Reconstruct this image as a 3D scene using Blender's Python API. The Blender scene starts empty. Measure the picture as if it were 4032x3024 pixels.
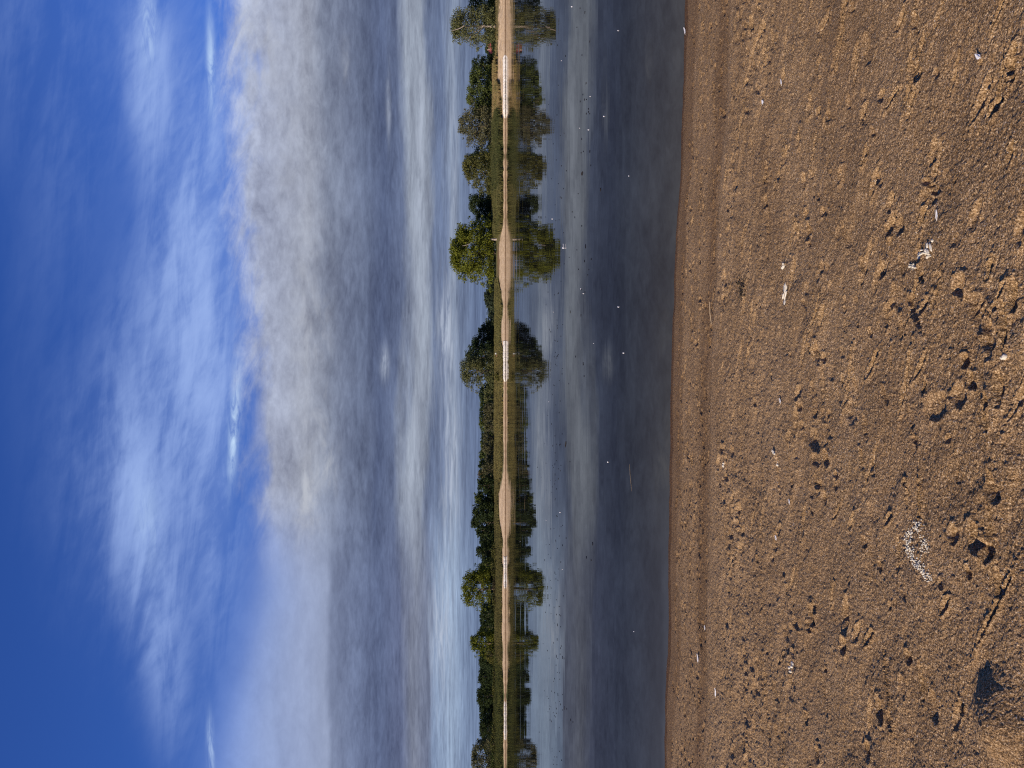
import bpy, math, random
import numpy as np
from mathutils import Matrix, Vector

scene = bpy.context.scene
COL = scene.collection
R = math.radians
CAM_Z = 1.85          # eye height above the water level (z = 0)
FPX = 3030.0          # focal length in pixels of the 4032 px wide photograph
HOR = 1957.0          # row (photo x) of the true horizon
MID = 1512.0          # photo y straight ahead

# ------------------------------------------------------------------ camera
cam_d = bpy.data.cameras.new('camera')
cam_d.sensor_fit = 'HORIZONTAL'
cam_d.sensor_width = 36.0
cam_d.lens = FPX / 4032.0 * 36.0
cam_d.clip_start = 0.05
cam_d.clip_end = 20000.0
cam = bpy.data.objects.new('camera', cam_d)
COL.objects.link(cam)
pitch = math.atan((2016.0 - HOR) / FPX)
fwd = Vector((0, math.cos(pitch), -math.sin(pitch)))
down = Vector((0, -math.sin(pitch), -math.cos(pitch)))
# the phone was held upright but the picture is stored lying on its side: world down points to image right
m = Matrix.Identity(4)
for r in range(3):
    m[r][0] = down[r]
    m[r][1] = (1.0, 0.0, 0.0)[r]
    m[r][2] = -fwd[r]
m[0][3], m[1][3], m[2][3] = 0.0, 0.0, CAM_Z
cam.matrix_world = m
scene.camera = cam

# ------------------------------------------------------------------ sun and exposure
SUN_EL = R(27.0)
SUN_AZ = R(-126.0)     # azimuth from the view direction (+Y), negative = to the left
sun_dir = Vector((math.sin(SUN_AZ) * math.cos(SUN_EL), math.cos(SUN_AZ) * math.cos(SUN_EL), math.sin(SUN_EL)))
sun_d = bpy.data.lights.new('sun', 'SUN')
sun_d.energy = 5.0
sun_d.angle = R(0.53)
sun_d.color = (1.0, 0.84, 0.68)
sun = bpy.data.objects.new('sun', sun_d)
sun.rotation_euler = (-sun_dir).to_track_quat('-Z', 'Y').to_euler()
sun.location = (-60, -40, 60)
COL.objects.link(sun)
scene.view_settings.view_transform = 'Standard'
scene.view_settings.look = 'None'
scene.view_settings.exposure = 0.0
scene.view_settings.gamma = 1.0
scene.view_settings.use_curve_mapping = False
scene.cycles.use_denoising = False
scene.cycles.filter_width = 1.15
scene.cycles.max_bounces = 6
scene.cycles.diffuse_bounces = 3
scene.cycles.caustics_reflective = False

def lin(r, g, b, a=1.0):
    def f(c):
        c = c / 255.0
        return c / 12.92 if c <= 0.04045 else ((c + 0.055) / 1.055) ** 2.4
    return (f(r), f(g), f(b), a)

# ------------------------------------------------------------------ a small node-writing helper
class Sock:
    def __init__(self, g, s):
        self.g, self.s = g, s
    def _m(self, op, *o):
        return self.g.math(op, self, *o)
    def __add__(self, o): return self._m('ADD', o)
    def __radd__(self, o): return self._m('ADD', o)
    def __sub__(self, o): return self._m('SUBTRACT', o)
    def __rsub__(self, o): return self.g.math('SUBTRACT', o, self)
    def __mul__(self, o): return self._m('MULTIPLY', o)
    def __rmul__(self, o): return self._m('MULTIPLY', o)
    def __truediv__(self, o): return self._m('DIVIDE', o)
    def __rtruediv__(self, o): return self.g.math('DIVIDE', o, self)

class Graph:
    def __init__(self, tree):
        self.t = tree
        tree.nodes.clear()
    def n(self, kind):
        return self.t.nodes.new(kind)
    def put(self, v, sock):
        if isinstance(v, Sock):
            self.t.links.new(v.s, sock)
        else:
            sock.default_value = v
    def math(self, op, *a):
        nd = self.n('ShaderNodeMath'); nd.operation = op
        for i, v in enumerate(a):
            self.put(v, nd.inputs[i])
        return Sock(self, nd.outputs[0])
    def max(self, a, b): return self.math('MAXIMUM', a, b)
    def min(self, a, b): return self.math('MINIMUM', a, b)
    def step(self, v, lo, hi, a=0.0, b=1.0):
        nd = self.n('ShaderNodeMapRange'); nd.interpolation_type = 'SMOOTHSTEP'
        for i, x in enumerate((v, lo, hi, a, b)):
            self.put(x, nd.inputs[i])
        return Sock(self, nd.outputs[0])
    def vec(self, x, y, z=0.0):
        nd = self.n('ShaderNodeCombineXYZ')
        for i, v in enumerate((x, y, z)):
            self.put(v, nd.inputs[i])
        return Sock(self, nd.outputs[0])
    def sep(self, v):
        nd = self.n('ShaderNodeSeparateXYZ'); self.put(v, nd.inputs[0])
        return [Sock(self, o) for o in nd.outputs]
    def noise(self, v, scale=1.0, detail=4.0, rough=0.5, dist=0.0, color=False):
        nd = self.n('ShaderNodeTexNoise'); nd.noise_dimensions = '3D'
        self.put(v, nd.inputs['Vector']); nd.inputs['Scale'].default_value = scale
        nd.inputs['Detail'].default_value = detail; nd.inputs['Roughness'].default_value = rough
        nd.inputs['Distortion'].default_value = dist
        return Sock(self, nd.outputs['Color' if color else 'Fac'])
    def mix(self, f, a, b, mode='MIX'):
        nd = self.n('ShaderNodeMix'); nd.data_type = 'RGBA'; nd.blend_type = mode; nd.clamp_factor = True
        self.put(f, nd.inputs[0]); self.put(a, nd.inputs[6]); self.put(b, nd.inputs[7])
        return Sock(self, nd.outputs[2])
    def ramp(self, f, stops, interp='EASE'):
        nd = self.n('ShaderNodeValToRGB'); nd.color_ramp.interpolation = interp
        el = nd.color_ramp.elements
        while len(el) < len(stops):
            el.new(0.5)
        for e, (p, c) in zip(el, stops):
            e.position = p
        for e, (p, c) in zip(el, stops):
            e.color = c
        self.put(f, nd.inputs[0])
        return Sock(self, nd.outputs[0])

# ------------------------------------------------------------------ sky: Nishita blue under procedural cloud layers
def build_sky():
    w = bpy.data.worlds.new('World'); scene.world = w; w.use_nodes = True
    g = Graph(w.node_tree)
    tc = g.n('ShaderNodeTexCoord')
    d = Sock(g, tc.outputs['Generated'])
    dx, dy, dz = g.sep(d)
    hyp = g.math('SQRT', dx * dx + dy * dy)
    den = g.max(dy, hyp * 0.3)
    S = dx / den
    Q = g.math('ABSOLUTE', dz / den)
    ix = HOR - Q * FPX         # height in the sky, in photo pixels (0 = 33 degrees up, 1957 = horizon)
    iy = MID - S * FPX
    V = 1.0 / (Q + 0.055)      # stretches towards the horizon as a flat cloud layer does
    vs = g.vec(S, V)
    def nz(sx, sv, detail=5.0, rough=0.55, off=0.0, dist=0.0):
        return g.noise(g.vec(S * sx + off, V * sv + off * 1.7, off), 1.0, detail, rough, dist)
    def nq(sx, sq, detail=5.0, rough=0.55, off=0.0, dist=0.0):
        return g.noise(g.vec(S * sx + off, Q * sq + off * 1.7, off), 1.0, detail, rough, dist)
    def slant(sx, sq, k, detail=5.0, rough=0.55, off=0.0, dist=0.0):
        return g.noise(g.vec(S * sx + off, (Q + S * k) * sq + off * 1.7, off), 1.0, detail, rough, dist)
    def blob(cx, cy, hx, hy, k=0.0):
        # soft patch centred on photo (x, y) with half sizes, tilted by k
        a = (ix - cx - (iy - cy) * k) / hx
        b = (iy - cy) / hy
        return g.math('EXPONENT', (a * a + b * b) * -1.0)

    sky = g.n('ShaderNodeTexSky'); sky.sky_type = 'NISHITA'; sky.sun_disc = False
    sky.sun_elevation = SUN_EL; sky.sun_rotation = SUN_AZ
    sky.altitude = 50.0; sky.air_density = 1.0; sky.dust_density = 0.6; sky.ozone_density = 2.2
    blue = g.mix(1.0, Sock(g, sky.outputs[0]), (SKY_T[0], SKY_T[1], SKY_T[2], 1), 'MULTIPLY')
    gm = g.n('ShaderNodeGamma'); g.put(blue, gm.inputs[0]); gm.inputs[1].default_value = SKY_G
    blue = Sock(g, gm.outputs[0])

    # --- thin cirrus in the blue part
    soft = nq(3.0, 7.0, 4.0, 0.5, 3.1)
    streak = slant(5.0, 26.0, 0.12, 7.0, 0.62, 5.3, 0.5)
    ripple = slant(30.0, 60.0, 0.5, 4.0, 0.6, 8.8, 0.3)
    veil = (blob(600, 260, 75, 330) * 1.15 + blob(770, 950, 120, 640) * 0.95 + blob(640, 1620, 190, 560, -0.05) * 0.62
            + blob(560, 2050, 110, 380, 0.12) * 0.55 + blob(640, 2430, 90, 420, 0.12) * 0.65 + blob(420, 1850, 200, 420) * 0.22
            + blob(150, 150, 260, 420) * 0.16 + blob(330, 600, 160, 700, -0.25) * 0.10 + blob(850, 1200, 95, 900) * 0.70 + blob(850, 2000, 110, 450) * 0.45 + blob(700, 1250, 140, 450) * 0.25)
    tex = g.step(streak * 0.60 + soft * 0.40 + (ripple - 0.5) * 0.22, 0.34, 0.70)
    veil = veil * (0.22 + tex * 1.25)
    veil = 1.0 - g.math('EXPONENT', veil * -1.15)
    col = g.mix(veil, blue, lin(158, 184, 238))
    # --- bright wisps just above the sheet
    wn = slant(16.0, 90.0, -0.04, 6.0, 0.65, 2.2, 0.8)
    wisp = (blob(838, 250, 15, 170, 0.02) * 0.75 + blob(930, 1670, 17, 190, -0.06) * 1.1 + blob(838, 2960, 12, 120, 0.03) * 0.9
            + blob(600, 120, 26, 130) * 0.6 + blob(590, 2030, 50, 160, 0.1) * 0.25 + blob(975, 300, 40, 380, 0.02) * 0.25)
    wisp = g.min(wisp * g.step(wn, 0.30, 0.62), 0.95)
    col = g.mix(wisp, col, lin(196, 222, 252))

    # --- the grey sheet: edge, cover, brightness
    edge = 878.0 + iy * 0.045 - g.max(iy - 2080.0, 0.0) * 0.31
    wig = (nq(5.0, 10.0, 3.0, 0.5, 1.3) - 0.5) * 150.0 + (nq(22.0, 45.0, 5.0, 0.6, 6.1) - 0.5) * 90.0
    leftp = g.step(iy, 1900.0, 2350.0)
    wig = wig * (1.0 - leftp * 0.85)
    lacy = (slant(14.0, 40.0, 0.25, 6.0, 0.65, 21.0, 0.6) - 0.5) * 190.0 * (1.0 - leftp * 0.8)
    cover = g.step(ix + wig + lacy - edge, -40.0, 120.0 + leftp * 90.0)
    hole = g.step(nq(7.0, 22.0, 4.0, 0.55, 9.7), 0.50, 0.66) * g.step(ix, 1110.0, 960.0) * (1.0 - leftp)
    cover = cover * (1.0 - hole * 0.75)
    thin = g.step(ix - edge, 0.0, 330.0, 0.0, 1.0)
    cover = cover * (1.0 - leftp * (1.0 - thin) * 0.55)
    big = (nz(2.2, 0.55, 4.0, 0.5, 4.4) - 0.5) * (60.0 + g.step(ix, 1000.0, 1300.0) * 110.0) * g.step(ix, 1990.0, 1700.0)
    ixw = (ix + big + (nz(9.0, 2.0, 5.0, 0.55, 7.7) - 0.5) * 60.0) / 2000.0
    def st(l): return [(a / 2000.0, lin(*c)) for a, c in l]
    mainc = g.ramp(ixw, st([(840, (182, 194, 222)), (940, (176, 185, 210)), (1040, (156, 164, 188)), (1120, (150, 157, 178)),
        (1200, (151, 157, 174)), (1280, (126, 135, 157)), (1360, (115, 125, 150)), (1430, (102, 113, 140)), (1500, (88, 100, 131)), (1570, (99, 111, 141)),
        (1615, (144, 153, 170)), (1665, (140, 149, 166)), (1695, (104, 117, 146)), (1735, (104, 118, 149)), (1775, (136, 149, 172)),
        (1810, (110, 124, 152)), (1870, (102, 117, 148)), (1915, (105, 122, 155)), (1960, (120, 139, 168))]), 'LINEAR')
    leftc = g.ramp((ix + big * 0.5 + (nz(9.0, 2.0, 5.0, 0.55, 7.7) - 0.5) * 40.0) / 2000.0, st([(720, (104, 134, 204)), (880, (132, 156, 212)), (1050, (146, 164, 207)), (1200, (153, 167, 202)),
        (1290, (148, 160, 190)), (1312, (120, 131, 160)), (1400, (107, 119, 150)), (1500, (93, 105, 137)), (1590, (97, 107, 138)),
        (1640, (120, 127, 147)), (1695, (112, 121, 146)), (1712, (136, 155, 186)), (1775, (150, 169, 196)), (1825, (126, 144, 174)),
        (1900, (108, 126, 158)), (1960, (126, 145, 174))]), 'LINEAR')
    sheet = g.mix(g.step(iy, 1850.0, 2400.0), mainc, leftc)
    lum = nz(6.5, 1.5, 7.0, 0.60, 2.9, 0.3)
    fine = nz(26.0, 5.5, 6.0, 0.66, 11.3, 0.4)
    tone = 0.74 + g.step(lum, 0.25, 0.78) * 0.54 + (fine - 0.5) * 1.05 + (nz(60.0, 13.0, 5.0, 0.65, 31.0, 0.3) - 0.5) * 0.60
    tone = 1.0 + (tone - 1.0) * (1.0 - leftp * g.step(ix, 1420.0, 1250.0) * 0.7)
    tone = tone + g.step(ix - edge, 330.0, 0.0) * 0.16
    sheet = g.mix(1.0, sheet, g.vec(tone, tone, 0.1 + tone * 0.9), 'MULTIPLY')
    # hand-placed brighter breaks in the sheet
    brk_n = g.step(nz(16.0, 3.2, 6.0, 0.62, 13.9, 0.6), 0.40, 0.66)
    brk = (blob(1515, 1435, 15, 60) * 0.8 + blob(1755, 1290, 32, 190) * 0.75 + blob(1775, 1800, 34, 330) * 0.7 + blob(1735, 2480, 40, 280) * 0.75
           + blob(1655, 1000, 30, 500) * 0.45 + blob(1630, 1850, 34, 280) * 0.5 + blob(1205, 1950, 55, 170) * 0.6 + blob(1290, 1830, 45, 110) * 0.35 + blob(1215, 1300, 70, 500) * 0.30
           + blob(1785, 700, 14, 400) * 0.45 + blob(1360, 240, 18, 70) * 0.5 + blob(1532, 400, 9, 130) * 0.5 + blob(1655, 480, 18, 260) * 0.4
           + blob(1270, 1560, 40, 350) * 0.25 + blob(1060, 2020, 60, 260) * 0.15 + blob(1010, 120, 110, 260) * 0.45 + blob(1120, 560, 60, 240) * 0.25)
    brk = g.min(brk * (0.25 + 0.9 * brk_n), 0.85)
    sheet = g.mix(brk, sheet, g.mix(g.step(ix, 1500.0, 1300.0), lin(186, 196, 214), lin(194, 198, 207)))
    col = g.mix(cover, col, sheet)
    # below the horizon: a plain ground tone
    out = g.n('ShaderNodeOutputWorld')
    bg = g.n('ShaderNodeBackground'); bg.inputs[1].default_value = 1.0
    g.put(col, bg.inputs[0]); g.t.links.new(bg.outputs[0], out.inputs[0])
SKY_T = (0.0275, 0.053, 0.123)
SKY_G = 1.0
build_sky()

# ------------------------------------------------------------------ general helpers
def tag(o, label=None, cat=None, group=None, kind=None):
    if label: o['label'] = label
    if cat: o['category'] = cat
    if group: o['group'] = group
    if kind: o['kind'] = kind
    return o

def np_mesh(name, V, F, smooth=False):
    V = np.asarray(V, np.float32); F = np.asarray(F, np.int32)
    k = F.shape[1]
    me = bpy.data.meshes.new(name)
    me.vertices.add(len(V)); me.vertices.foreach_set('co', V.ravel())
    me.loops.add(F.size); me.loops.foreach_set('vertex_index', F.ravel())
    me.polygons.add(len(F)); me.polygons.foreach_set('loop_start', np.arange(0, F.size, k, dtype=np.int32))
    me.polygons.foreach_set('use_smooth', np.full(len(F), smooth, dtype=bool))
    me.update(calc_edges=True)
    return me

def link(name, me, mat=None, parent=None, loc=None):
    o = bpy.data.objects.new(name, me); COL.objects.link(o)
    if mat is not None and len(me.materials) == 0: me.materials.append(mat)
    if parent is not None: o.parent = parent
    if loc is not None: o.location = loc
    return o

def empty(name, loc):
    o = bpy.data.objects.new(name, None); COL.objects.link(o); o.location = loc
    o.empty_display_size = 0.5
    return o

def grid_faces(nr, nc):
    a = (np.arange(nr - 1)[:, None] * nc + np.arange(nc - 1)[None, :]).ravel()
    return np.stack([a, a + 1, a + nc + 1, a + nc], 1)

def vnoise(x, y, seed=0):
    xi = np.floor(x).astype(np.int64); yi = np.floor(y).astype(np.int64)
    fx = x - xi; fy = y - yi
    fx = fx * fx * fx * (fx * (fx * 6 - 15) + 10); fy = fy * fy * fy * (fy * (fy * 6 - 15) + 10)
    def h(a, b):
        n = (a * 374761393 + b * 668265263 + seed * 1274126177) & 0xFFFFFFFF
        n = ((n ^ (n >> 13)) * 1274126177) & 0xFFFFFFFF
        n = ((n ^ (n >> 16)) * 2246822519) & 0xFFFFFFFF
        return ((n ^ (n >> 15)) & 0xFFFF) / 65535.0
    a = h(xi, yi); b = h(xi + 1, yi); c = h(xi, yi + 1); d = h(xi + 1, yi + 1)
    return (a + (b - a) * fx) * (1 - fy) + (c + (d - c) * fx) * fy - 0.5

def fbm(x, y, sx, sy, oct=3, seed=0, gain=0.5):
    v = 0; a = 1.0
    for k in range(oct):
        v = v + a * vnoise(x / sx * 2 ** k + 17.3 * k, y / sy * 2 ** k - 9.1 * k, seed + k)
        a *= gain
    return v

def material(name, build):
    mt = bpy.data.materials.new(name); mt.use_nodes = True
    g = Graph(mt.node_tree); build(g, mt); return mt

def out_surface(g, sh):
    o = g.n('ShaderNodeOutputMaterial'); g.t.links.new(sh, o.inputs['Surface'])

def principled(g, base, rough=0.8, spec=0.3, normal=None):
    b = g.n('ShaderNodeBsdfPrincipled')
    g.put(base, b.inputs['Base Color']); g.put(rough, b.inputs['Roughness']); g.put(spec, b.inputs['Specular IOR Level'])
    if normal is not None: g.put(normal, b.inputs['Normal'])
    return b

def attr(g, name):
    a = g.n('ShaderNodeAttribute'); a.attribute_name = name
    return Sock(g, a.outputs['Fac'])

def pos(g):
    return Sock(g, g.n('ShaderNodeNewGeometry').outputs['Position'])

def island(g):
    return Sock(g, g.n('ShaderNodeNewGeometry').outputs['Random Per Island'])

def bump(g, h, strength, dist):
    b = g.n('ShaderNodeBump'); b.inputs['Strength'].default_value = strength; b.inputs['Distance'].default_value = dist
    g.put(h, b.inputs['Height'])
    return Sock(g, b.outputs['Normal'])

# ------------------------------------------------------------------ the near beach
SH_S = np.array([-900.0, 0, 300, 700, 1000, 1400, 2000, 2500, 3024, 4000])       # photo y
SH_X = np.array([2735.0, 2703, 2698, 2684, 2664, 2649, 2637, 2631, 2621, 2600])  # photo x of the near waterline
_sy = CAM_Z * FPX / (SH_X - HOR)
_sx = (MID - SH_S) / FPX * _sy
def shore_y(x):
    s = np.interp(x, _sx[::-1], _sy[::-1])
    return s + 0.09 * vnoise(x / 0.9, x * 0 + 3.3, 91) + 0.05 * vnoise(x / 0.22, x * 0, 92) + 0.02 * vnoise(x / 0.07, x * 0, 93)

PROF_D = [-30, -6, -1.5, -0.3, 0, 0.12, 0.25, 0.7, 1.3, 1.85, 1.93, 2.1, 3.0, 4.2, 6.2, 9, 30, 80]
PROF_Z = [-3, -1.4, -0.35, -0.05, 0, 0.022, 0.032, 0.055, 0.078, 0.092, 0.108, 0.118, 0.165, 0.22, 0.30, 0.36, 0.9, 2.0]
def beach_z0(x, y):
    return np.interp(shore_y(x) - y, PROF_D, PROF_Z)

def ground_point(px, py):
    """where the view ray through photo pixel (px, py) meets the beach"""
    q = (px - HOR) / FPX; s = (MID - py) / FPX
    y = CAM_Z / q
    for _ in range(12):
        y = (CAM_Z - float(beach_z0(np.array([s * y]), np.array([y]))[0])) / q
    return s * y, y

def build_beach():
    rng = np.random.default_rng(5)
    ys = [-60, -40, -25, -15, -9, -6, -4, -2.5, -1.2, -0.3, 0.3, 0.7, 1.0, 1.25, 1.45, 1.6, 1.7, 1.78, 1.84, 1.88]
    y = 1.9
    while y < 8.85:
        ys.append(y); y += min(0.62 * y * y / 1230.0, 0.0105)
    ys += [8.9, 9.0, 9.2, 9.6, 10.5, 13, 20]
    ys = np.array(ys)
    half = np.arange(0, 0.575, 0.7 / 770)
    ext = []; v = half[-1]; st = 0.002
    while v < 60:
        st *= 1.3; v += st; ext.append(v)
    half = np.concatenate([half, ext]); ss = np.concatenate([-half[:0:-1], half])
    Y = np.repeat(ys[:, None], len(ss), 1); X = ss[None, :] * np.maximum(ys, 1.2)[:, None]
    sh = shore_y(X); d = sh - Y
    Z = np.interp(d, PROF_D, PROF_Z)
    dry = np.clip((d - 1.95) / 0.25, 0, 1)               # landward of the strand line
    rough = np.where(d < 1.9, 0.45 + 0.35 * np.clip((d - 0.55) / 0.3, 0, 1), 0.72) + 0.55 * dry * np.exp(-((d - 2.9) / 0.9) ** 2)
    rough *= np.clip(d / 0.15, 0.15, 1)
    Z += dry * (0.020 * fbm(X, Y, 1.1, 0.7, 2, 11) + 0.017 * fbm(X + 0.6 * Y + 0.3 * fbm(X, Y, 0.5, 0.5, 2, 23), Y + 0.25 * fbm(X, Y, 0.6, 0.6, 2, 24), 0.30, 0.20, 3, 21))
    Z += rough * (0.0075 * fbm(X, Y, 0.13, 0.085, 2, 31) + 0.0065 * fbm(X, Y, 0.042, 0.034, 2, 41) + 0.0075 * vnoise(X / 0.013, Y / 0.012, 51)
                  + 0.0042 * vnoise(X / 0.0060, Y / 0.0060, 55))
    # streaky swash ridges along the shore
    Z += np.clip(1 - dry, 0, 1) * np.clip(d / 0.3, 0, 1) * 0.006 * fbm(X, d, 1.4, 0.16, 3, 61)
    # --- prints, pits and scrapes
    def stamp(cx, cy, a, b, ang, depth, rim=0.25, sharp=4, toe=0.0, wob=0.42):
        r = 1.9 * max(a, b)
        i0, i1 = np.searchsorted(ys, [cy - r, cy + r])
        if i1 - i0 < 2: return
        w = max(cy, 1.2)
        j0, j1 = np.searchsorted(ss, [(cx - r) / w - 0.01, (cx + r) / w + 0.01])
        if j1 - j0 < 2: return
        xs = X[i0:i1, j0:j1] - cx; yy = Y[i0:i1, j0:j1] - cy
        c, s_ = math.cos(ang), math.sin(ang)
        u = (xs * c + yy * s_) / a; v = (-xs * s_ + yy * c) / b
        rr = np.sqrt(u * u + v * v) * (1 + wob * vnoise(xs / (0.8 * b) + cx * 77, yy / (0.8 * b) + cy * 31, 3))
        prof = -np.exp(-rr ** sharp) * (1 + toe * u) + rim * np.exp(-((rr - 1.28) / 0.26) ** 2)
        Z[i0:i1, j0:j1] += depth * prof
    def at(px, py, *a, **k):
        x, y = ground_point(px, py); stamp(x, y, *a, **k)
    # bird and dog prints, thick just above the strand line and thinning out towards the camera
    for _ in range(3600):
        dd = 2.0 + rng.gamma(1.6, 0.75); x = rng.uniform(-6.5, 6.5)
        if fbm(np.array([x]), np.array([dd]), 1.2, 0.7, 2, 77)[0] < 0.02: continue
        cy = float(shore_y(np.array([x]))[0]) - dd
        if cy < 1.7: continue
        sz = rng.uniform(0.012, 0.031) * (1.25 if rng.random() < 0.12 else 1)
        stamp(x, cy, sz * rng.uniform(1.0, 2.3), sz, rng.normal(0.5, 0.5), rng.uniform(0.006, 0.017), 0.26, 5)
    for _ in range(950):                                   # fewer on the smooth wet strip
        dd = rng.uniform(0.5, 1.9); x = rng.uniform(-6.5, 6.5)
        cy = float(shore_y(np.array([x]))[0]) - dd
        sz = rng.uniform(0.011, 0.028)
        stamp(x, cy, sz * rng.uniform(1.0, 2.6), sz, rng.normal(0.3, 0.4), rng.uniform(0.010, 0.024), 0.3, 5)
    for _ in range(420):                                   # scrapes running along the beach
        dd = rng.uniform(2.1, 6.4); x = rng.uniform(-5.0, 6.0)
        cy = float(shore_y(np.array([x]))[0]) - dd
        if cy < 1.75: continue
        L = rng.uniform(0.04, 0.15); right = rng.random() < (0.85 if x > 0 else 0.3)
        if not right and rng.random() < 0.5: continue
        stamp(x, cy, L, rng.uniform(0.009, 0.022), rng.normal(-0.5, 0.18) if right else rng.normal(0.3, 0.2), rng.uniform(0.008, 0.020), 0.45, 4, 0.5)
    for _ in range(220):                                   # loose crumbs and small hollows
        dd = rng.uniform(2.0, 6.4); x = rng.uniform(-3.5, 3.8)
        cy = float(shore_y(np.array([x]))[0]) - dd
        if cy < 1.75: continue
        sz = rng.uniform(0.006, 0.016)
        stamp(x, cy, sz * rng.uniform(1, 1.6), sz, rng.uniform(0, 3), rng.uniform(-0.005, 0.014), 0.2, 4)
    for _ in range(150):                                   # broad scuffs kicked across the sand
        dd = rng.uniform(2.6, 6.3); x = rng.uniform(-1.2, 4.5)
        cy = float(shore_y(np.array([x]))[0]) - dd
        if cy < 1.85 or fbm(np.array([x]), np.array([cy]), 1.5, 1.0, 2, 178)[0] < -0.05: continue
        k = 0.6 + 0.12 * cy
        stamp(x, cy, rng.uniform(0.035, 0.085) * k, rng.uniform(0.014, 0.026) * k, rng.normal(-0.5, 0.3), rng.uniform(0.010, 0.021) * k, 0.5, 4, 0.6)
    for _ in range(26):                                    # shoe prints: sole, waist and heel
        dd = rng.uniform(2.3, 6.2); x = rng.uniform(-4.5, 4.5)
        cy = float(shore_y(np.array([x]))[0]) - dd
        if cy < 1.9: continue
        an = rng.normal(0.0, 0.5) + (math.pi if rng.random() < 0.5 else 0); dp = rng.uniform(0.013, 0.024)
        ux, uy = math.cos(an), math.sin(an)
        stamp(x + 0.07 * ux, cy + 0.07 * uy, 0.075, 0.044, an, dp, 0.4, 5)
        stamp(x - 0.085 * ux, cy - 0.085 * uy, 0.040, 0.034, an, dp * 1.2, 0.4, 5)
        for q in range(5):
            stamp(x + (0.02 + 0.028 * q) * ux, cy + (0.02 + 0.028 * q) * uy, 0.007, 0.034, an, -dp * 0.35, 0, 3)
    # the prints one can pick out in the photograph: (px, py, length, width, angle, depth)
    for px, py, a, b, ang, dep in [
            (3490, 2812, 0.050, 0.030, 0.5, 0.036), (3530, 2850, 0.032, 0.016, 0.4, 0.020),
            (3585, 1905, 0.016, 0.015, 0.2, 0.032), (3640, 1905, 0.012, 0.012, 0.1, 0.022), (3590, 1960, 0.050, 0.012, 0.05, 0.016), (3645, 1990, 0.085, 0.013, 0.05, 0.024),
            (3225, 1385, 0.055, 0.034, 0.4, 0.022), (3200, 1372, 0.030, 0.016, 0.6, 0.020), (3250, 1408, 0.026, 0.024, 0.5, 0.026),
            (2925, 1125, 0.035, 0.022, 0.2, 0.020), (2970, 85, 0.045, 0.030, 0.15, 0.040), (3040, 250, 0.06, 0.03, 0.3, 0.02),
            (3205, 2430, 0.055, 0.035, 0.5, 0.040), (3190, 2470, 0.030, 0.022, 0.3, 0.034), (3215, 2400, 0.028, 0.018, 0.7, 0.028),
            (3090, 2590, 0.022, 0.020, 0.4, 0.026), (3075, 2610, 0.020, 0.018, 0.2, 0.024), (3100, 2330, 0.03, 0.02, 0.4, 0.022),
            (3600, 330, 0.075, 0.018, 0.28, 0.020), (3610, 390, 0.060, 0.014, 0.3, 0.016), (3645, 175, 0.055, 0.014, 0.25, 0.014),
            (3390, 270, 0.06, 0.012, 0.2, 0.012), (3690, 590, 0.050, 0.022, 0.15, 0.014), (3690, 740, 0.020, 0.050, 0.2, 0.016),
            (3670, 710, 0.014, 0.035, 0.2, 0.016), (3530, 780, 0.030, 0.024, 0.5, 0.020), (3510, 900, 0.022, 0.030, 0.4, 0.018),
            (3170, 840, 0.030, 0.018, 0.4, 0.024), (3185, 905, 0.050, 0.032, 0.35, 0.034), (3140, 870, 0.022, 0.014, 0.4, 0.022),
            (2978, 1585, 0.026, 0.016, 0.4, 0.026), (3050, 1480, 0.022, 0.014, 0.6, 0.022), (3125, 1905, 0.024, 0.016, 0.2, 0.024),
            (3220, 1900, 0.034, 0.016, 0.4, 0.024), (2860, 2165, 0.02, 0.013, 0.3, 0.022), (2870, 2330, 0.024, 0.016, 0.3, 0.024),
            (3230, 2985, 0.042, 0.03, 0.4, 0.036), (3185, 2840, 0.03, 0.018, 0.4, 0.026), (2990, 2205, 0.022, 0.016, 0.5, 0.022),
            (3505, 1240, 0.045, 0.02, 0.1, 0.016), (3565, 1280, 0.055, 0.016, 0.12, 0.016), (3480, 1060, 0.03, 0.05, 0.3, 0.014),
            (3520, 1200, 0.02, 0.03, 0.4, 0.016), (3525, 1400, 0.045, 0.010, 0.05, 0.010), (3390, 1280, 0.008, 0.008, 0, 0.016),
            (3840, 1420, 0.026, 0.022, 0.3, 0.024), (3865, 1500, 0.03, 0.02, 0.2, 0.02), (3935, 1320, 0.06, 0.035, 0.2, 0.026),
            (3930, 1580, 0.03, 0.018, 0.3, 0.022), (3920, 1660, 0.045, 0.016, 0.2, 0.018), (3975, 1520, 0.05, 0.018, 0.1, 0.02),
            (3995, 1270, 0.075, 0.014, 0.1, 0.030), (4022, 1160, 0.045, 0.02, 0.1, 0.03), (4005, 215, 0.05, 0.02, 0.3, 0.026),
            (3935, 410, 0.045, 0.02, 0.6, 0.022), (4012, 260, 0.03, 0.016, 0.2, 0.026), (3950, 1930, 0.05, 0.024, 0.3, 0.018),
            (3880, 2130, 0.05, 0.03, 0.4, 0.026), (3790, 2110, 0.03, 0.03, 0.3, 0.02), (3920, 2180, 0.04, 0.02, 0.3, 0.03),
            (3850, 2260, 0.022, 0.015, 0.4, 0.02), (3960, 2310, 0.05, 0.016, 0.1, 0.02), (3740, 2310, 0.02, 0.014, 0.6, 0.018),
            (3655, 2700, 0.07, 0.012, 0.08, 0.016), (3700, 2790, 0.05, 0.03, 0.2, 0.016), (3815, 2800, 0.022, 0.016, 0.3, 0.024),
            (3480, 2240, 0.022, 0.016, 0.5, 0.018), (3605, 2600, 0.026, 0.02, 0.3, 0.02), (3420, 2140, 0.028, 0.018, 0.3, 0.014)]:
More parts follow.
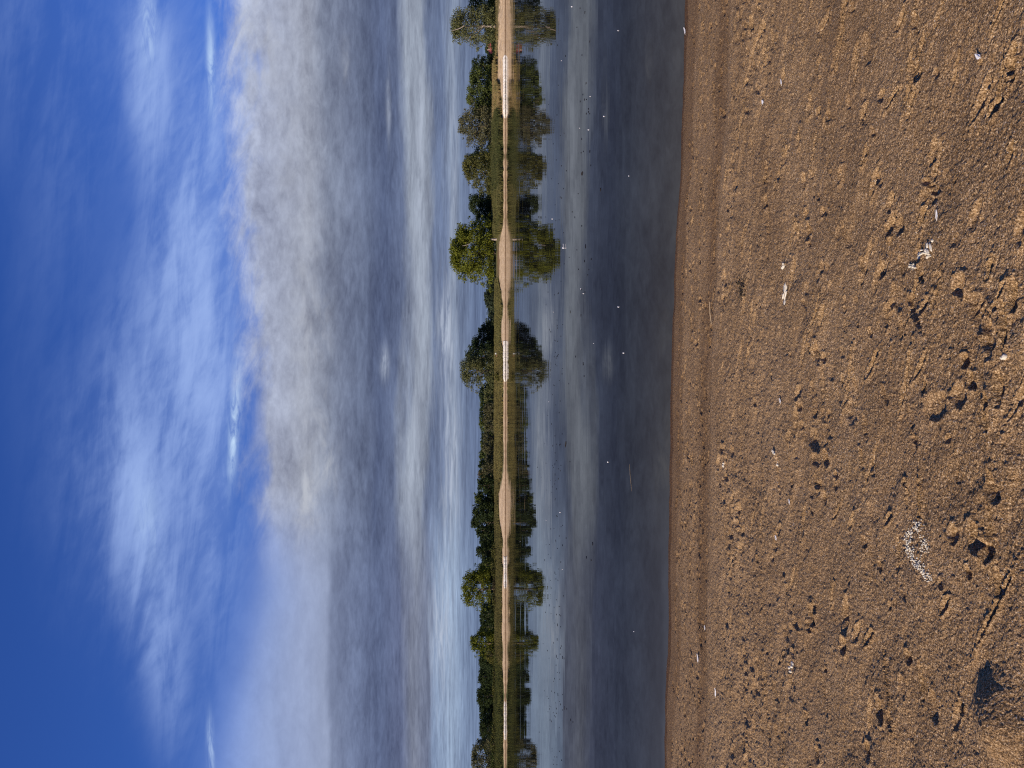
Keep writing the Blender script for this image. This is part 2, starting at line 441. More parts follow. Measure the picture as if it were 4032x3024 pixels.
        at(px, py, a, b, -1.8 * ang if (px > 3300 and py < 1000) else ang, dep, rim=0.3, sharp=6)
    # a heap of kicked-up sand along the right of the nearest print and lumpy ground beside it
    for px, py, a, b, ang, dep in [(3960, 1480, 0.16, 0.09, 0.1, -0.009), (3960, 1650, 0.12, 0.07, 0.2, -0.009), (3880, 2200, 0.12, 0.07, 0.2, -0.008),
                                   (3900, 2690, 0.07, 0.06, 0.3, 0.014), (3650, 2030, 0.08, 0.02, 0.1, -0.006)]:
        at(px, py, a, b, ang, dep, rim=0.0, sharp=2)
    mx, my = ground_point(3975, 2868)
    stamp(mx, my, 0.115, 0.105, 0.2, -0.062, 0.0, 2.6, 0.0, 0.12)
    near = (1 - np.exp(-(((X - mx) / 0.22) ** 2 + ((Y - my) / 0.22) ** 2))) * np.clip((2.9 - Y) / 0.6, 0, 1) * np.clip((Y - 1.6) / 0.2, 0, 1)
    Z += near * 0.013 * fbm(X, Y, 0.11, 0.06, 3, 71) * np.clip((np.exp(-((X - 0.05) / 0.32) ** 2) + np.exp(-((X + 0.42) / 0.22) ** 2) + 0.12), 0, 1)
    Z = np.where(d < 0.02, np.minimum(Z, np.interp(d, PROF_D, PROF_Z) + 0.004), np.maximum(Z, 0.004))
    # moisture
    e = 0.22 * fbm(X, d, 0.9, 0.25, 4, 81)
    wet = 1.0 - np.clip((d - 0.20 - e * 0.5) / 0.06, 0, 1) * 0.42
    wet -= np.clip((d - 0.60 - e) / 0.12, 0, 1) * 0.40
    wet += 0.42 * np.exp(-((d - 1.70 - e * 0.7) / 0.19) ** 2) + 0.12 * np.exp(-((d - 1.15 - e) / 0.10) ** 2)
    wet = np.where(d > 1.95, 0.13 + 0.30 * fbm(X, Y, 1.3, 0.6, 4, 87), wet)
    V = np.stack([X.ravel(), Y.ravel(), Z.ravel()], 1)
    me = np_mesh('beach', V, grid_faces(len(ys), len(ss))[:, ::1], True)
    a = me.attributes.new('wet', 'FLOAT', 'POINT'); a.data.foreach_set('value', np.clip(wet, 0, 1).astype(np.float32).ravel())
    return me, (ys, ss, Z)

def sand_mat(g, mt):
    p = pos(g); wet = attr(g, 'wet')
    n1 = g.noise(p, 180.0, 3.0, 0.75)          # grains
    n2 = g.noise(p, 60.0, 3.0, 0.6)
    n3 = g.noise(p, 2.2, 4.0, 0.55)
    px, py, pz = g.sep(p)
    n4 = g.noise(g.vec(px * 2.2, py * 4.5, 0.0), 1.0, 4.0, 0.55)
    base = g.mix(g.step(n3 * 0.5 + n4 * 0.5, 0.35, 0.66), (0.350, 0.222, 0.108, 1), (0.450, 0.295, 0.152, 1))
    base = g.mix(g.step(n2, 0.35, 0.7) * 0.5, base, (0.50, 0.31, 0.13, 1))
    base = g.mix(g.step(n1, 0.55, 0.36) * 0.92, base, (0.055, 0.034, 0.017, 1))
    base = g.mix(g.step(n1, 0.55, 0.66) * 0.85, base, (0.92, 0.73, 0.45, 1))
    vo = g.n('ShaderNodeTexVoronoi'); vo.inputs['Scale'].default_value = 190.0; g.put(p, vo.inputs['Vector'])
    vc = g.sep(Sock(g, vo.outputs['Color']))[0]
    base = g.mix(g.step(vc, 0.986, 0.990) * g.step(Sock(g, vo.outputs['Distance']), 0.5, 0.3), base, (0.62, 0.56, 0.48, 1))
    base = g.mix(wet * 0.92, base, g.mix(1.0, base, (0.34, 0.27, 0.22, 1), 'MULTIPLY'))
    nb = bump(g, n1 * 0.7 + n2 * 0.5 + g.noise(p, 120.0, 2.0, 0.6) * 0.7, 0.9, 0.009)
    b = principled(g, base, 0.95 - wet * 0.3, 0.04, nb)
    out_surface(g, b.outputs[0])

BEACH_MESH, BEACH_GRID = build_beach()
M_SAND = material('damp river sand', sand_mat)
beach = tag(link('beach', BEACH_MESH, M_SAND), kind='structure')
def beach_z(x, y):
    ys, ss, Z = BEACH_GRID
    i = int(np.clip(np.searchsorted(ys, y), 1, len(ys) - 1)); s = x / max(y, 1.2)
    j = int(np.clip(np.searchsorted(ss, s), 1, len(ss) - 1))
    return float(max(Z[i, j], Z[i - 1, j - 1], Z[i, j - 1], Z[i - 1, j]))

# ------------------------------------------------------------------ the river
def water_mat(g, mt):
    p = pos(g); x, y, z = g.sep(p)
    calm = g.noise(g.vec(x * 0.012, y * 0.06, 0.0), 1.0, 4.0, 0.6)
    amp = 0.009 + g.step(calm, 0.46, 0.62) * 0.022
    band = g.noise(g.vec(x * 0.02, y * 0.35, 4.0), 1.0, 3.0, 0.6)
    amp = amp + g.step(band, 0.54, 0.64) * 0.045 * g.step(y, 25.0, 60.0)
    amp = amp * (0.35 + g.step(y, 8.0, 60.0) * 0.65)
    r1 = g.noise(g.vec(x * 0.45, y * 3.2, 1.0), 1.0, 3.0, 0.5, 0.0, True)
    r2 = g.noise(g.vec(x * 0.12, y * 0.5, 7.0), 1.0, 2.0, 0.5, 0.0, True)
    a = g.sep(r1); b = g.sep(r2)
    nx = ((a[0] - 0.5) + (b[0] - 0.5) * 0.7) * amp * 0.5
    ny = ((a[1] - 0.5) + (b[1] - 0.5) * 0.7) * amp
    nv = g.n('ShaderNodeVectorMath'); nv.operation = 'NORMALIZE'; g.put(g.vec(nx, ny, 1.0), nv.inputs[0])
    N = nv.outputs[0]
    gl = g.n('ShaderNodeBsdfGlossy'); gl.inputs['Roughness'].default_value = 0.0
    gl.inputs['Color'].default_value = (0.86, 0.84, 0.81, 1); g.t.links.new(N, gl.inputs['Normal'])
    df = g.n('ShaderNodeBsdfDiffuse'); g.put(g.mix(g.step(y, 7.6, 11.5), (0.028, 0.023, 0.017, 1), (0.010, 0.010, 0.010, 1)), df.inputs['Color'])
    fr = g.n('ShaderNodeFresnel'); fr.inputs['IOR'].default_value = 1.13; g.t.links.new(N, fr.inputs['Normal'])
    mx = g.n('ShaderNodeMixShader'); g.t.links.new(fr.outputs[0], mx.inputs[0])
    g.t.links.new(df.outputs[0], mx.inputs[1]); g.t.links.new(gl.outputs[0], mx.inputs[2])
    out_surface(g, mx.outputs[0])
M_WATER = material('calm river water', water_mat)
xs = np.array([-3000, -600, -150, -40, 0, 40, 150, 600, 3000.0]); yv = np.array([2.0, 12, 40, 90, 181.0])
Xw, Yw = np.meshgrid(xs, yv)
river = tag(link('water', np_mesh('water', np.stack([Xw.ravel(), Yw.ravel(), 0 * Xw.ravel()], 1), grid_faces(len(yv), len(xs))), M_WATER), kind='structure')

# ------------------------------------------------------------------ the far bank: sand strip, grassy slope, meadow behind
FAR = 172.0
def to_x(py, D): return (MID - py) / FPX * D
def to_z(px, D): return CAM_Z + (HOR - px) / FPX * D
ST_Y = np.array([-400, 0, 100, 170, 250, 300, 450, 480, 700, 880, 905, 950, 1090, 1150, 1200, 1235, 1260, 1330, 1370, 1500, 1560, 1800,
                 1860, 1900, 1960, 2050, 2090, 2120, 2200, 2330, 2500, 2600, 2760, 3024, 3500.0])
ST_P = np.array([24, 26, 27, 30, 31, 19, 10, 7, 7, 8, 15, 23, 22, 16, 9, 11, 18, 17, 9, 7, 8, 9, 11, 16, 25, 25, 17, 11, 9, 12, 13, 10, 7, 7, 7.0])
def sand_top(x):
    return np.interp(MID - x / FAR * FPX, ST_Y, ST_P) * FAR / FPX
def bank_y0(x):
    return FAR + 0.8 * vnoise(x / 14.0, x * 0 + 1.7, 5) + 0.25 * vnoise(x / 2.5, x * 0, 6)
def bank_z(x, y):
    t = y - bank_y0(x)
    z = np.where(t < 0, t * 0.12, 2.08 * (1 - np.clip(1 - t / 14.0, 0, 1) ** 1.55))
    z = z + np.clip(t / 5.0, 0, 1) * 0.16 * fbm(x, y, 3.5, 1.6, 3, 15) * np.clip((40 - t) / 20, 0, 1)
    # the worn, broken bank of bare sand at one end
    py = MID - x / FAR * FPX
    worn = np.clip((330 - py) / 60, 0, 1)
    z = z + worn * np.clip(t / 3, 0, 1) * np.clip((12 - t) / 3, 0, 1) * 0.30 * fbm(x, y, 2.2, 0.9, 3, 25)
    return z
def build_bank():
    xs = np.concatenate([[-4000, -1500, -700, -350, -220, -150], np.arange(-118, 118.1, 0.4), [150, 220, 350, 700, 1500, 4000.0]])
    ts = np.concatenate([[-6, -3, -1.5, -0.6, -0.25], np.arange(0, 17, 0.3), [18, 20, 24, 30, 40, 60, 100, 200, 500, 1500, 6000]])
    X = np.repeat(xs[None, :], len(ts), 0); Y = bank_y0(X) * np.clip((200 - ts) / 200, 0, 1)[:, None] + FAR * np.clip(ts / 200, 0, 1)[:, None] + ts[:, None]
    Z = bank_z(X, Y)
    edge = sand_top(X) + 0.46 * fbm(X, Y, 2.4, 1.2, 3, 35) + 0.30 * fbm(X, Y, 9.0, 3.0, 2, 36)
    sandy = np.clip((edge - Z) / 0.10 + 0.5, 0, 1)
    py = MID - X / FAR * FPX
    earth = np.clip((sand_top(X) + 0.55 - Z) / 0.15, 0, 1) * (np.exp(-((py - 1000) / 70) ** 2) + np.clip((200 - py) / 60, 0, 1) * 0.4)
    wetl = np.clip((0.14 - Z) / 0.06, 0, 1)
    me = np_mesh('ground', np.stack([X.ravel(), Y.ravel(), Z.ravel()], 1), grid_faces(len(ts), len(xs)), True)
    for nm, v in (('sandy', sandy), ('earth', np.clip(earth, 0, 1)), ('wet', wetl)):
        at_ = me.attributes.new(nm, 'FLOAT', 'POINT'); at_.data.foreach_set('value', v.astype(np.float32).ravel())
    return me
def bank_mat(g, mt):
    p = pos(g); n = g.noise(p, 1.1, 5.0, 0.65); n2 = g.noise(p, 6.0, 4.0, 0.6); n3 = g.noise(p, 0.12, 3.0, 0.5)
    sand = g.mix(g.step(n, 0.35, 0.65), (0.52, 0.375, 0.205, 1), (0.70, 0.53, 0.315, 1))
    sand = g.mix(g.step(n2, 0.60, 0.70) * 0.45, sand, (0.22, 0.150, 0.080, 1))
    grass = g.mix(g.step(n, 0.3, 0.7), (0.110, 0.105, 0.042, 1), (0.20, 0.165, 0.075, 1))
    grass = g.mix(g.step(n3, 0.45, 0.65) * 0.6, grass, (0.09, 0.115, 0.036, 1))
    earth = g.mix(g.step(n2, 0.3, 0.7), (0.17, 0.105, 0.05, 1), (0.27, 0.18, 0.095, 1))
    c = g.mix(attr(g, 'sandy'), g.mix(attr(g, 'earth'), grass, earth), sand)
    c = g.mix(attr(g, 'wet') * 0.85, c, g.mix(1.0, c, (0.30, 0.22, 0.16, 1), 'MULTIPLY'))
    b = principled(g, c, 0.95, 0.1, bump(g, n2, 0.6, 0.15)); out_surface(g, b.outputs[0])
M_BANK = material('bank soil, sand and turf', bank_mat)
ground = tag(link('ground', build_bank(), M_BANK), kind='structure')

# ------------------------------------------------------------------ trees
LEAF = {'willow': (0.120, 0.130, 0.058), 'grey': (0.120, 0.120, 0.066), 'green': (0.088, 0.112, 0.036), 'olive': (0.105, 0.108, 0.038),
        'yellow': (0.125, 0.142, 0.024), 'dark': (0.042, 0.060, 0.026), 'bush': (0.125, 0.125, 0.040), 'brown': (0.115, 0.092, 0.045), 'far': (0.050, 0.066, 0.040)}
def leaf_mat(c):
    def f(g, mt):
        r = island(g)
        p = pos(g)
        n = g.noise(p, 0.45, 3.0, 0.6)
        v = 0.70 + r * 0.60
        col = g.mix(g.step(n, 0.42, 0.66) * 0.55, (c[0], c[1], c[2], 1), (c[0] * 1.30, c[1] * 1.16, c[2] * 0.85, 1))
        col = g.mix(1.0, col, g.vec(v, v, v), 'MULTIPLY')
        d = g.n('ShaderNodeBsdfDiffuse'); g.put(col, d.inputs['Color'])
        t = g.n('ShaderNodeBsdfTranslucent'); g.put(g.mix(1.0, col, (1.25, 1.3, 0.6, 1), 'MULTIPLY'), t.inputs['Color'])
        m = g.n('ShaderNodeMixShader'); m.inputs[0].default_value = 0.22
        g.t.links.new(d.outputs[0], m.inputs[1]); g.t.links.new(t.outputs[0], m.inputs[2])
        out_surface(g, m.outputs[0])
    return f
M_LEAF = {k: material(k + ' foliage', leaf_mat(c)) for k, c in LEAF.items()}
def plain(c, rough=0.85, vary=0.3, scale=4.0):
    def f(g, mt):
        n = g.noise(pos(g), scale, 4.0, 0.6)
        b = principled(g, g.mix(n, tuple(x * (1 - vary) for x in c) + (1,), tuple(x * (1 + vary) for x in c) + (1,)), rough, 0.2)
        out_surface(g, b.outputs[0])
    return f
M_BARK = material('bark', plain((0.13, 0.10, 0.07)))
M_PALE_BARK = material('pale bark', plain((0.38, 0.32, 0.26)))

def leaves(P, N, size, rng, aspect=0.62):
    """one small pointed leaf spray (4 corners) per point, facing roughly along N"""
    n = len(P)
    N = N / np.linalg.norm(N, axis=1, keepdims=True)
    A = rng.normal(size=(n, 3)); A -= (A * N).sum(1, keepdims=True) * N; A /= np.linalg.norm(A, axis=1, keepdims=True)
    B = np.cross(N, A)
    s = (size * rng.uniform(0.55, 1.35, n))[:, None]
    V = np.stack([P - A * s * 0.5, P + B * s * 0.5 * aspect - A * s * 0.08, P + A * s * 0.5, P - B * s * 0.5 * aspect - A * s * 0.08], 1).reshape(-1, 3)
    return V, np.arange(n * 4).reshape(-1, 4)

def tube(pts, radii, sides=7):
    V = []; F = []
    pts = [Vector(p) for p in pts]
    for i, p in enumerate(pts):
        t = (pts[min(i + 1, len(pts) - 1)] - pts[max(i - 1, 0)]).normalized()
        a = t.cross(Vector((0.31, 0.9, 0.27))).normalized(); b = t.cross(a)
        for k in range(sides):
            w = 2 * math.pi * k / sides
            V.append(p + (a * math.cos(w) + b * math.sin(w)) * radii[i])
    for i in range(len(pts) - 1):
        for k in range(sides):
            k2 = (k + 1) % sides
            F.append((i * sides + k, i * sides + k2, (i + 1) * sides + k2, (i + 1) * sides + k))
    return [tuple(v) for v in V], F

PROFILES = {'round': [0.85, 1.0, 1.0, 0.98, 0.90, 0.72, 0.38], 'wide': [0.95, 1.0, 1.0, 0.96, 0.87, 0.68, 0.36], 'tall': [0.65, 0.9, 1.0, 0.97, 0.86, 0.66, 0.40],
            'bush': [1.0, 1.0, 0.97, 0.88, 0.75, 0.55, 0.25], 'cone': [0.75, 1.0, 0.85, 0.66, 0.48, 0.3, 0.1], 'lean': [0.9, 1.0, 1.0, 0.92, 0.76, 0.55, 0.26]}
def crown_points(W, H, prof, rng, dens, lean=0.0, clump=1.0, depth=0.8):
    pr = PROFILES[prof]; tt = np.linspace(0, 1, len(pr))
    n = int(50 + 5.6 * max(W, H) * clump)
    P = []; N = []
    for i in range(n):
        t = rng.uniform(0.03, 0.98)
        hw = np.interp(t, tt, pr) * W / 2
        r = min(W, H) * rng.uniform(0.09, 0.18) / (clump ** 0.3)
        ang = rng.uniform(0, 2 * math.pi)
        rad = max(hw - r * 0.75, 0) * math.sqrt(rng.uniform(0.12, 1.0))
        c = np.array([rad * math.cos(ang) + lean * t, rad * math.sin(ang) * depth, min(t * H, H - r * 0.8)])
        if rng.random() < 0.32:                  # small sprays that break the outline
            r = min(W, H) * rng.uniform(0.04, 0.08); rad = hw * rng.uniform(0.86, 1.1); c[0] = rad * math.cos(ang) + lean * t; c[1] = rad * math.sin(ang) * depth
            c[2] = min(t * H * rng.uniform(0.98, 1.05), H - r * 0.4)
        m = max(12, int(dens * 12.57 * r * r))
        dv = rng.normal(size=(m, 3)); dv /= np.linalg.norm(dv, axis=1, keepdims=True)
        rr = r * rng.uniform(0.45, 1.12, m)[:, None]
        P.append(c + dv * rr * np.array([1, 1, 0.85])); N.append(dv * 0.9 + rng.normal(size=(m, 3)) * 0.5 + np.array([0, 0, 0.2]))
    # inner foliage so that the crown is not hollow
    m = max(6, int(W * H * 11)); t = rng.uniform(0.0, 0.93, m); a = rng.uniform(0, 2 * math.pi, m)
    rr = np.interp(t, tt, pr) * W / 2 * 0.66 * np.sqrt(rng.random(m))
    P.append(np.stack([rr * np.cos(a) + lean * t, rr * np.sin(a) * depth, t * H], 1)); N.append(rng.normal(size=(m, 3)))
    P = np.concatenate(P); N = np.concatenate(N)
    keep = P[:, 2] > 0.05 + 0.2 * rng.random(len(P))
    return P[keep], N[keep]

def make_tree(name, label, cat, ya, yb, px_top, D, kind, prof='round', dens=6.5, leaf=0.36, lean=0.0, clump=1.0, base=None, seed=0, group=None,
              skirt=0.25, pale=False, parts=None):
    rng = np.random.default_rng(seed * 7 + 13)
    x0 = to_x((ya + yb) / 2, D); W = (yb - ya) / FPX * D * (1.24 if kind in ('dark', 'far') else 1.14)
    gz = float(bank_z(np.array([x0]), np.array([D]))[0]) if D < 240 else 2.1
    H = max(to_z(px_top, D) - gz, 0.9)
    root = tag(empty(name, (x0, D, gz)), label, cat, group)
    P, N = crown_points(W, H - skirt, prof, rng, dens, lean, clump)
    P[:, 2] += skirt
    V, F = leaves(P, N, leaf, rng)
    link('crown', np_mesh('crown', V, F), M_LEAF[kind], root)
    # tapered trunk that forks into limbs inside the crown
    r0 = 0.06 + 0.026 * H
    jit = lambda s: rng.normal() * s
    top = (lean * 0.6 + jit(0.2), jit(0.2), H * 0.72)
    tv, tf = tube([(0, 0, -0.4), (jit(0.08), 0, H * 0.16), (lean * 0.25 + jit(0.15), jit(0.15), H * 0.40), top], [r0 * 1.25, r0, r0 * 0.7, r0 * 0.2])
    for k in range(4):
        a = rng.uniform(0, 6.28); h = H * rng.uniform(0.18, 0.42); L = W * rng.uniform(0.22, 0.34)
        v2, f2 = tube([(lean * 0.2, 0, h), (L * 0.5 * math.cos(a), L * 0.5 * math.sin(a), h + H * 0.14), (L * math.cos(a), L * math.sin(a), h + H * 0.34)], [r0 * 0.5, r0 * 0.35, r0 * 0.12], 5)
        o = len(tv); tv += v2; tf += [tuple(i + o for i in f) for f in f2]
    link('trunk', np_mesh('trunk', np.array(tv), np.array(tf), True), M_PALE_BARK if pale else M_BARK, root)
    for nm, pts, rad in (parts or []):
        v2, f2 = tube(pts, rad, 6)
        link(nm, np_mesh(nm, np.array(v2), np.array(f2), True), M_PALE_BARK, root)
    return root

make_tree('tree', 'dense green tree cut off by the photo edge beside the broken sandy bank', 'tree', -95, 66, 1842, 191, 'green', 'wide', seed=1)
make_tree('willow_tree', 'tall ragged pale green willow with a bare white branch, above the broken sandy bank', 'tree', 30, 178, 1772, 187, 'willow', 'wide', seed=2, pale=True,
          clump=1.4, dens=4.6, parts=[('bare_branch', [(-1.9, -4.3, 7.6), (-2.6, -4.4, 8.6), (-2.9, -4.5, 9.4), (-3.3, -4.5, 10.6)], [0.12, 0.10, 0.08, 0.03])])
make_tree('shrub', 'added dark filler for the shaded lower crown of the pale green willow on the broken sandy bank', 'shrub', 10, 130, 1905, 193, 'dark', 'bush', seed=3)  # dark foliage added for the willow's own shaded lower crown, no separate shrub
make_tree('shrub', 'low dark bush rising just behind the red tarp', 'shrub', 168, 224, 1910, 214, 'dark', 'bush', seed=4)
make_tree('tree', 'dark round tree standing between the red tarp and the mid green trees', 'tree', 222, 300, 1858, 200, 'dark', 'round', seed=5)
make_tree('tree', 'broad mid green tree behind the dry golden grass and the longest stone groyne', 'tree', 258, 360, 1848, 193, 'green', 'wide', seed=6)
make_tree('tree', 'mid green domed tree by the tip of the longest stone groyne', 'tree', 320, 432, 1836, 190, 'green', 'round', seed=7)
make_tree('tree', 'low green tree tucked against the grey green willow by the reeds', 'tree', 395, 480, 1862, 189, 'green', 'bush', seed=8)
make_tree('willow_tree', 'big grey green domed willow at the start of the tall green reeds', 'tree', 410, 582, 1804, 190, 'grey', 'wide', seed=9, clump=1.3, leaf=0.36, dens=6)
make_tree('shrub', 'low dark shrub in the gap between the grey green willow and the olive tree', 'shrub', 560, 645, 1926, 222, 'dark', 'bush', seed=10)
make_tree('tree', 'dark lumpy treetop showing behind the olive tree over the reeds', 'tree', 590, 660, 1850, 204, 'dark', 'round', seed=11)
make_tree('tree', 'olive green tree with uneven sloping crown above the tall reeds', 'tree', 600, 775, 1820, 190, 'olive', 'lean', seed=12, lean=2.0)
make_tree('tree', 'dark blue green tree between the olive tree and the big yellow green tree', 'tree', 760, 850, 1845, 197, 'dark', 'round', seed=13)
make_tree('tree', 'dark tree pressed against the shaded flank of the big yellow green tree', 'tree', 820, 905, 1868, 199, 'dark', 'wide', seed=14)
make_tree('tree', 'largest tree, a broad yellow green crown alone above the bare sandy beach', 'tree', 872, 1118, 1772, 188, 'yellow', 'wide', seed=15, clump=1.35, dens=5.6, leaf=0.42, skirt=0.45,
          parts=[('stem', [(2.4, -5.0, -0.35), (2.3, -5.0, 0.4), (2.4, -4.9, 1.3)], [0.34, 0.26, 0.2]), ('bare_branch', [(1.0, -6.3, 6.3), (0.6, -6.5, 7.2), (0.5, -6.5, 8.0)], [0.09, 0.07, 0.03])])
make_tree('tree', 'lone bump rising from the distant wood past the bare sandy beach', 'tree', 1145, 1194, 1905, 520, 'far', 'round', leaf=0.8, dens=1.6, seed=16)
make_tree('tree', 'lower dark tree at the edge of the group above the curved sand spit', 'tree', 1268, 1335, 1882, 205, 'dark', 'bush', seed=17)
make_tree('tree', 'dark tree leaning into the group above the curved sand spit', 'tree', 1312, 1395, 1856, 203, 'dark', 'round', seed=18)
make_tree('tree', 'black green tree shaded behind the round willow by the middle groyne', 'tree', 1350, 1460, 1832, 199, 'dark', 'wide', seed=19)
make_tree('willow_tree', 'round olive willow with its sunlit side standing by the middle stone groyne', 'tree', 1388, 1532, 1812, 187, 'willow', 'round', seed=20, clump=1.5, leaf=0.34, dens=6)
make_tree('shrub', 'bright green shrub at the foot of the round willow by the middle groyne', 'shrub', 1462, 1500, 1950, 177, 'bush', 'bush', seed=21, leaf=0.3)
rg = random.Random(4)
y = 1522
k = 0
while y < 1900:                                       # back row of even dark trees
    w = rg.uniform(52, 78)
    make_tree('tree', 'small dark tree in the even back row behind the flat grassy bank', 'tree', y - 14, y + w + 6, 1890 + rg.uniform(-5, 5), 232 + rg.uniform(-5, 5), 'dark' if rg.random() < 0.6 else 'green', 'round', seed=30 + k, leaf=0.42,
              group='even back row of dark trees behind the flat grassy bank')
    y += w * 0.66; k += 1
y = 1536
while y < 1880:                                       # front row of rounded olive willows
    w = rg.uniform(38, 60)
    make_tree('willow_tree', 'small rounded grey olive willow in the front row behind the flat grassy bank', 'tree', y - 4, y + w + 4, 1905 + rg.uniform(-10, 8), 214 + rg.uniform(-4, 4), 'grey' if rg.random() < 0.6 else 'willow', 'wide', seed=60 + k, leaf=0.34, dens=6,
              group='front row of grey olive willows behind the flat grassy bank')
    y += w * 0.86; k += 1
make_tree('poplar_tree', 'slim pointed tree standing above the end of the even tree row', 'tree', 1822, 1850, 1882, 226, 'dark', 'cone', seed=90)
make_tree('poplar_tree', 'thin feathery bare topped tree next to the high dark copse', 'tree', 1848, 1892, 1880, 228, 'brown', 'tall', seed=91, dens=2.4, leaf=0.3)
for i, (a, b, t, lab) in enumerate([(1872, 1945, 1880, 'edge tree where the high dark copse begins next to the slim pointed trees'), (1925, 2000, 1868, 'dark green tree of the copse above the widest part of the pale sand'),
                                    (1975, 2050, 1860, 'high rounded tree of the dark copse above the wide pale sand'), (2022, 2092, 1854, 'tallest tree of the dark copse above the wide pale sand'),
                                    (2068, 2122, 1874, 'dark tree closing the copse where its outline drops towards the light bush')]):
    make_tree('tree', lab, 'tree', a, b, t, 203 + 4 * (i % 2), 'dark' if i != 1 else 'green', 'wide', seed=100 + i, leaf=0.42)
make_tree('tree', 'dark tree in the dip between the copse and the light green bush', 'tree', 2098, 2160, 1886, 212, 'dark', 'wide', seed=110)
make_tree('tree', 'round dark tree directly behind the light green bush', 'tree', 2138, 2204, 1875, 207, 'dark', 'round', seed=111)
make_tree('shrub', 'light green feathery bush low on the bank by a stone groyne', 'shrub', 2142, 2206, 1934, 183, 'bush', 'bush', seed=112, leaf=0.28, dens=7)
make_tree('tree', 'mid green tree between the light green bush and the tall golden tipped tree', 'tree', 2198, 2278, 1882, 203, 'green', 'round', seed=113)
make_tree('shrub', 'soft olive bush on the bank below the mid green tree by the groyne', 'shrub', 2205, 2276, 1932, 182.5, 'olive', 'bush', seed=114, leaf=0.28, dens=7)
make_tree('tree', 'tall tree with golden lit tip standing above the stone groyne and brown bush', 'tree', 2236, 2398, 1816, 191, 'yellow', 'round', seed=115, clump=1.3, skirt=1.2)
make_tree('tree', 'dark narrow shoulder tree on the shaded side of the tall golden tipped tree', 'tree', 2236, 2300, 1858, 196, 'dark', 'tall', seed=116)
make_tree('shrub', 'brown shaded bush under the tall golden tipped tree', 'shrub', 2275, 2335, 1940, 183, 'brown', 'bush', seed=117, leaf=0.3)
make_tree('shrub', 'olive bush under the sunlit side of the tall golden tipped tree', 'shrub', 2325, 2402, 1938, 183.5, 'olive', 'bush', seed=118, leaf=0.3)
make_tree('tree', 'low dark tree beside the tall golden tipped tree on its sunlit side', 'tree', 2382, 2445, 1893, 216, 'dark', 'wide', seed=119)
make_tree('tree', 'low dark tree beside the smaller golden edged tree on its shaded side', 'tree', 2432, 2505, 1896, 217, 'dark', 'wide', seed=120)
make_tree('tree', 'smaller golden edged tree with a black shaded side above the bare sand edge', 'tree', 2478, 2585, 1850, 191, 'yellow', 'round', seed=121, clump=1.2)
make_tree('shrub', 'bright leaf green bush touching the smaller golden edged tree', 'shrub', 2545, 2616, 1912, 187, 'bush', 'bush', seed=122, leaf=0.3, dens=6)
for i, (a, b, t, lab) in enumerate([(2560, 2640, 1885, 'dark tree rising behind the bright leaf green bush'), (2625, 2705, 1881, 'dark tree in the middle of the long black hedge of trees'),
                                    (2690, 2790, 1876, 'rounded dark tree ending the long black hedge of trees at a bright gap')]):
    make_tree('tree', lab, 'tree', a, b, t, 203 + 3 * i, 'dark', 'wide', seed=130 + i)
for i, (a, b, t, kd, lab) in enumerate([(2612, 2690, 1945, 'olive', 'low olive bush in front of the middle of the long black hedge'), (2672, 2748, 1938, 'bush', 'green bush in front of the rounded end of the long black hedge'),
                                        (2790, 2850, 1946, 'olive', 'low olive bush by the last stone groyne below two dark trees'), (2838, 2905, 1938, 'bush', 'pale leaved bush in front of the two dark trees by the last groyne'),
                                        (2890, 2965, 1928, 'olive', 'high olive bush in front of the grey willow near the last groyne'), (2945, 3050, 1932, 'green', 'green bush cut off by the photo edge under the grey willow')]):
    make_tree('shrub', lab, 'shrub', a, b, t, 184, kd, 'bush', seed=140 + i, leaf=0.3, dens=6)
make_tree('tree', 'dark tree just past the bright gap in the black hedge', 'tree', 2776, 2850, 1894, 209, 'dark', 'round', seed=150)
make_tree('tree', 'dark bushy tree leaning against the grey willow at the end of the bank', 'tree', 2828, 2915, 1886, 206, 'dark', 'round', seed=151)
make_tree('willow_tree', 'grey green domed willow cut off by the photo edge near the last groyne', 'tree', 2890, 3090, 1855, 191, 'grey', 'wide', seed=152, clump=1.3, dens=6, leaf=0.36)

k = 0
for lo, hi in ((2090, 2240), (2370, 2490), (2540, 2910)):       # dark trees filling in behind the hedge
    y = lo
    while y < hi:
        w = rg.uniform(46, 70)
        make_tree('tree', 'dark tree half hidden behind the black hedge of trees', 'tree', y - 8, y + w, 1892 + rg.uniform(-7, 5), 226 + rg.uniform(-4, 4), 'dark', 'wide', seed=170 + k, leaf=0.42,
                  group='dark trees half hidden behind the black hedge')
        y += w * 0.72; k += 1
# the distant wood seen across the meadow: one mass
def far_wood():
    rng = np.random.default_rng(77)
    P = []; N = []
    for py in np.arange(-700, 3700, 13.0):
        D = 610 + rng.uniform(-25, 25); x = to_x(py, D)
        h = to_z(1917 + rng.uniform(-7, 7), D) - 2.0; r = rng.uniform(2.4, 4.2)
        for c in range(5):
            cz = rng.uniform(0.1, 1.0) * max(h - r * 0.6, 1)
            m = 90
            dv = rng.normal(size=(m, 3)); dv /= np.linalg.norm(dv, axis=1, keepdims=True)
            P.append(np.array([x + rng.normal() * 1.6, D + rng.normal() * 2, 2.0 + cz]) + dv * r * rng.uniform(0.5, 1.05, m)[:, None]); N.append(dv + rng.normal(size=(m, 3)) * 0.5)
    P = np.concatenate(P); N = np.concatenate(N); k = P[:, 2] > 2.0
    V, F = leaves(P[k], N[k], 1.5, rng)
    return np_mesh('distant_wood', V, F)
tag(link('distant_wood', far_wood(), M_LEAF['far']), 'low dark wood far away across the meadow', 'wood', kind='stuff')

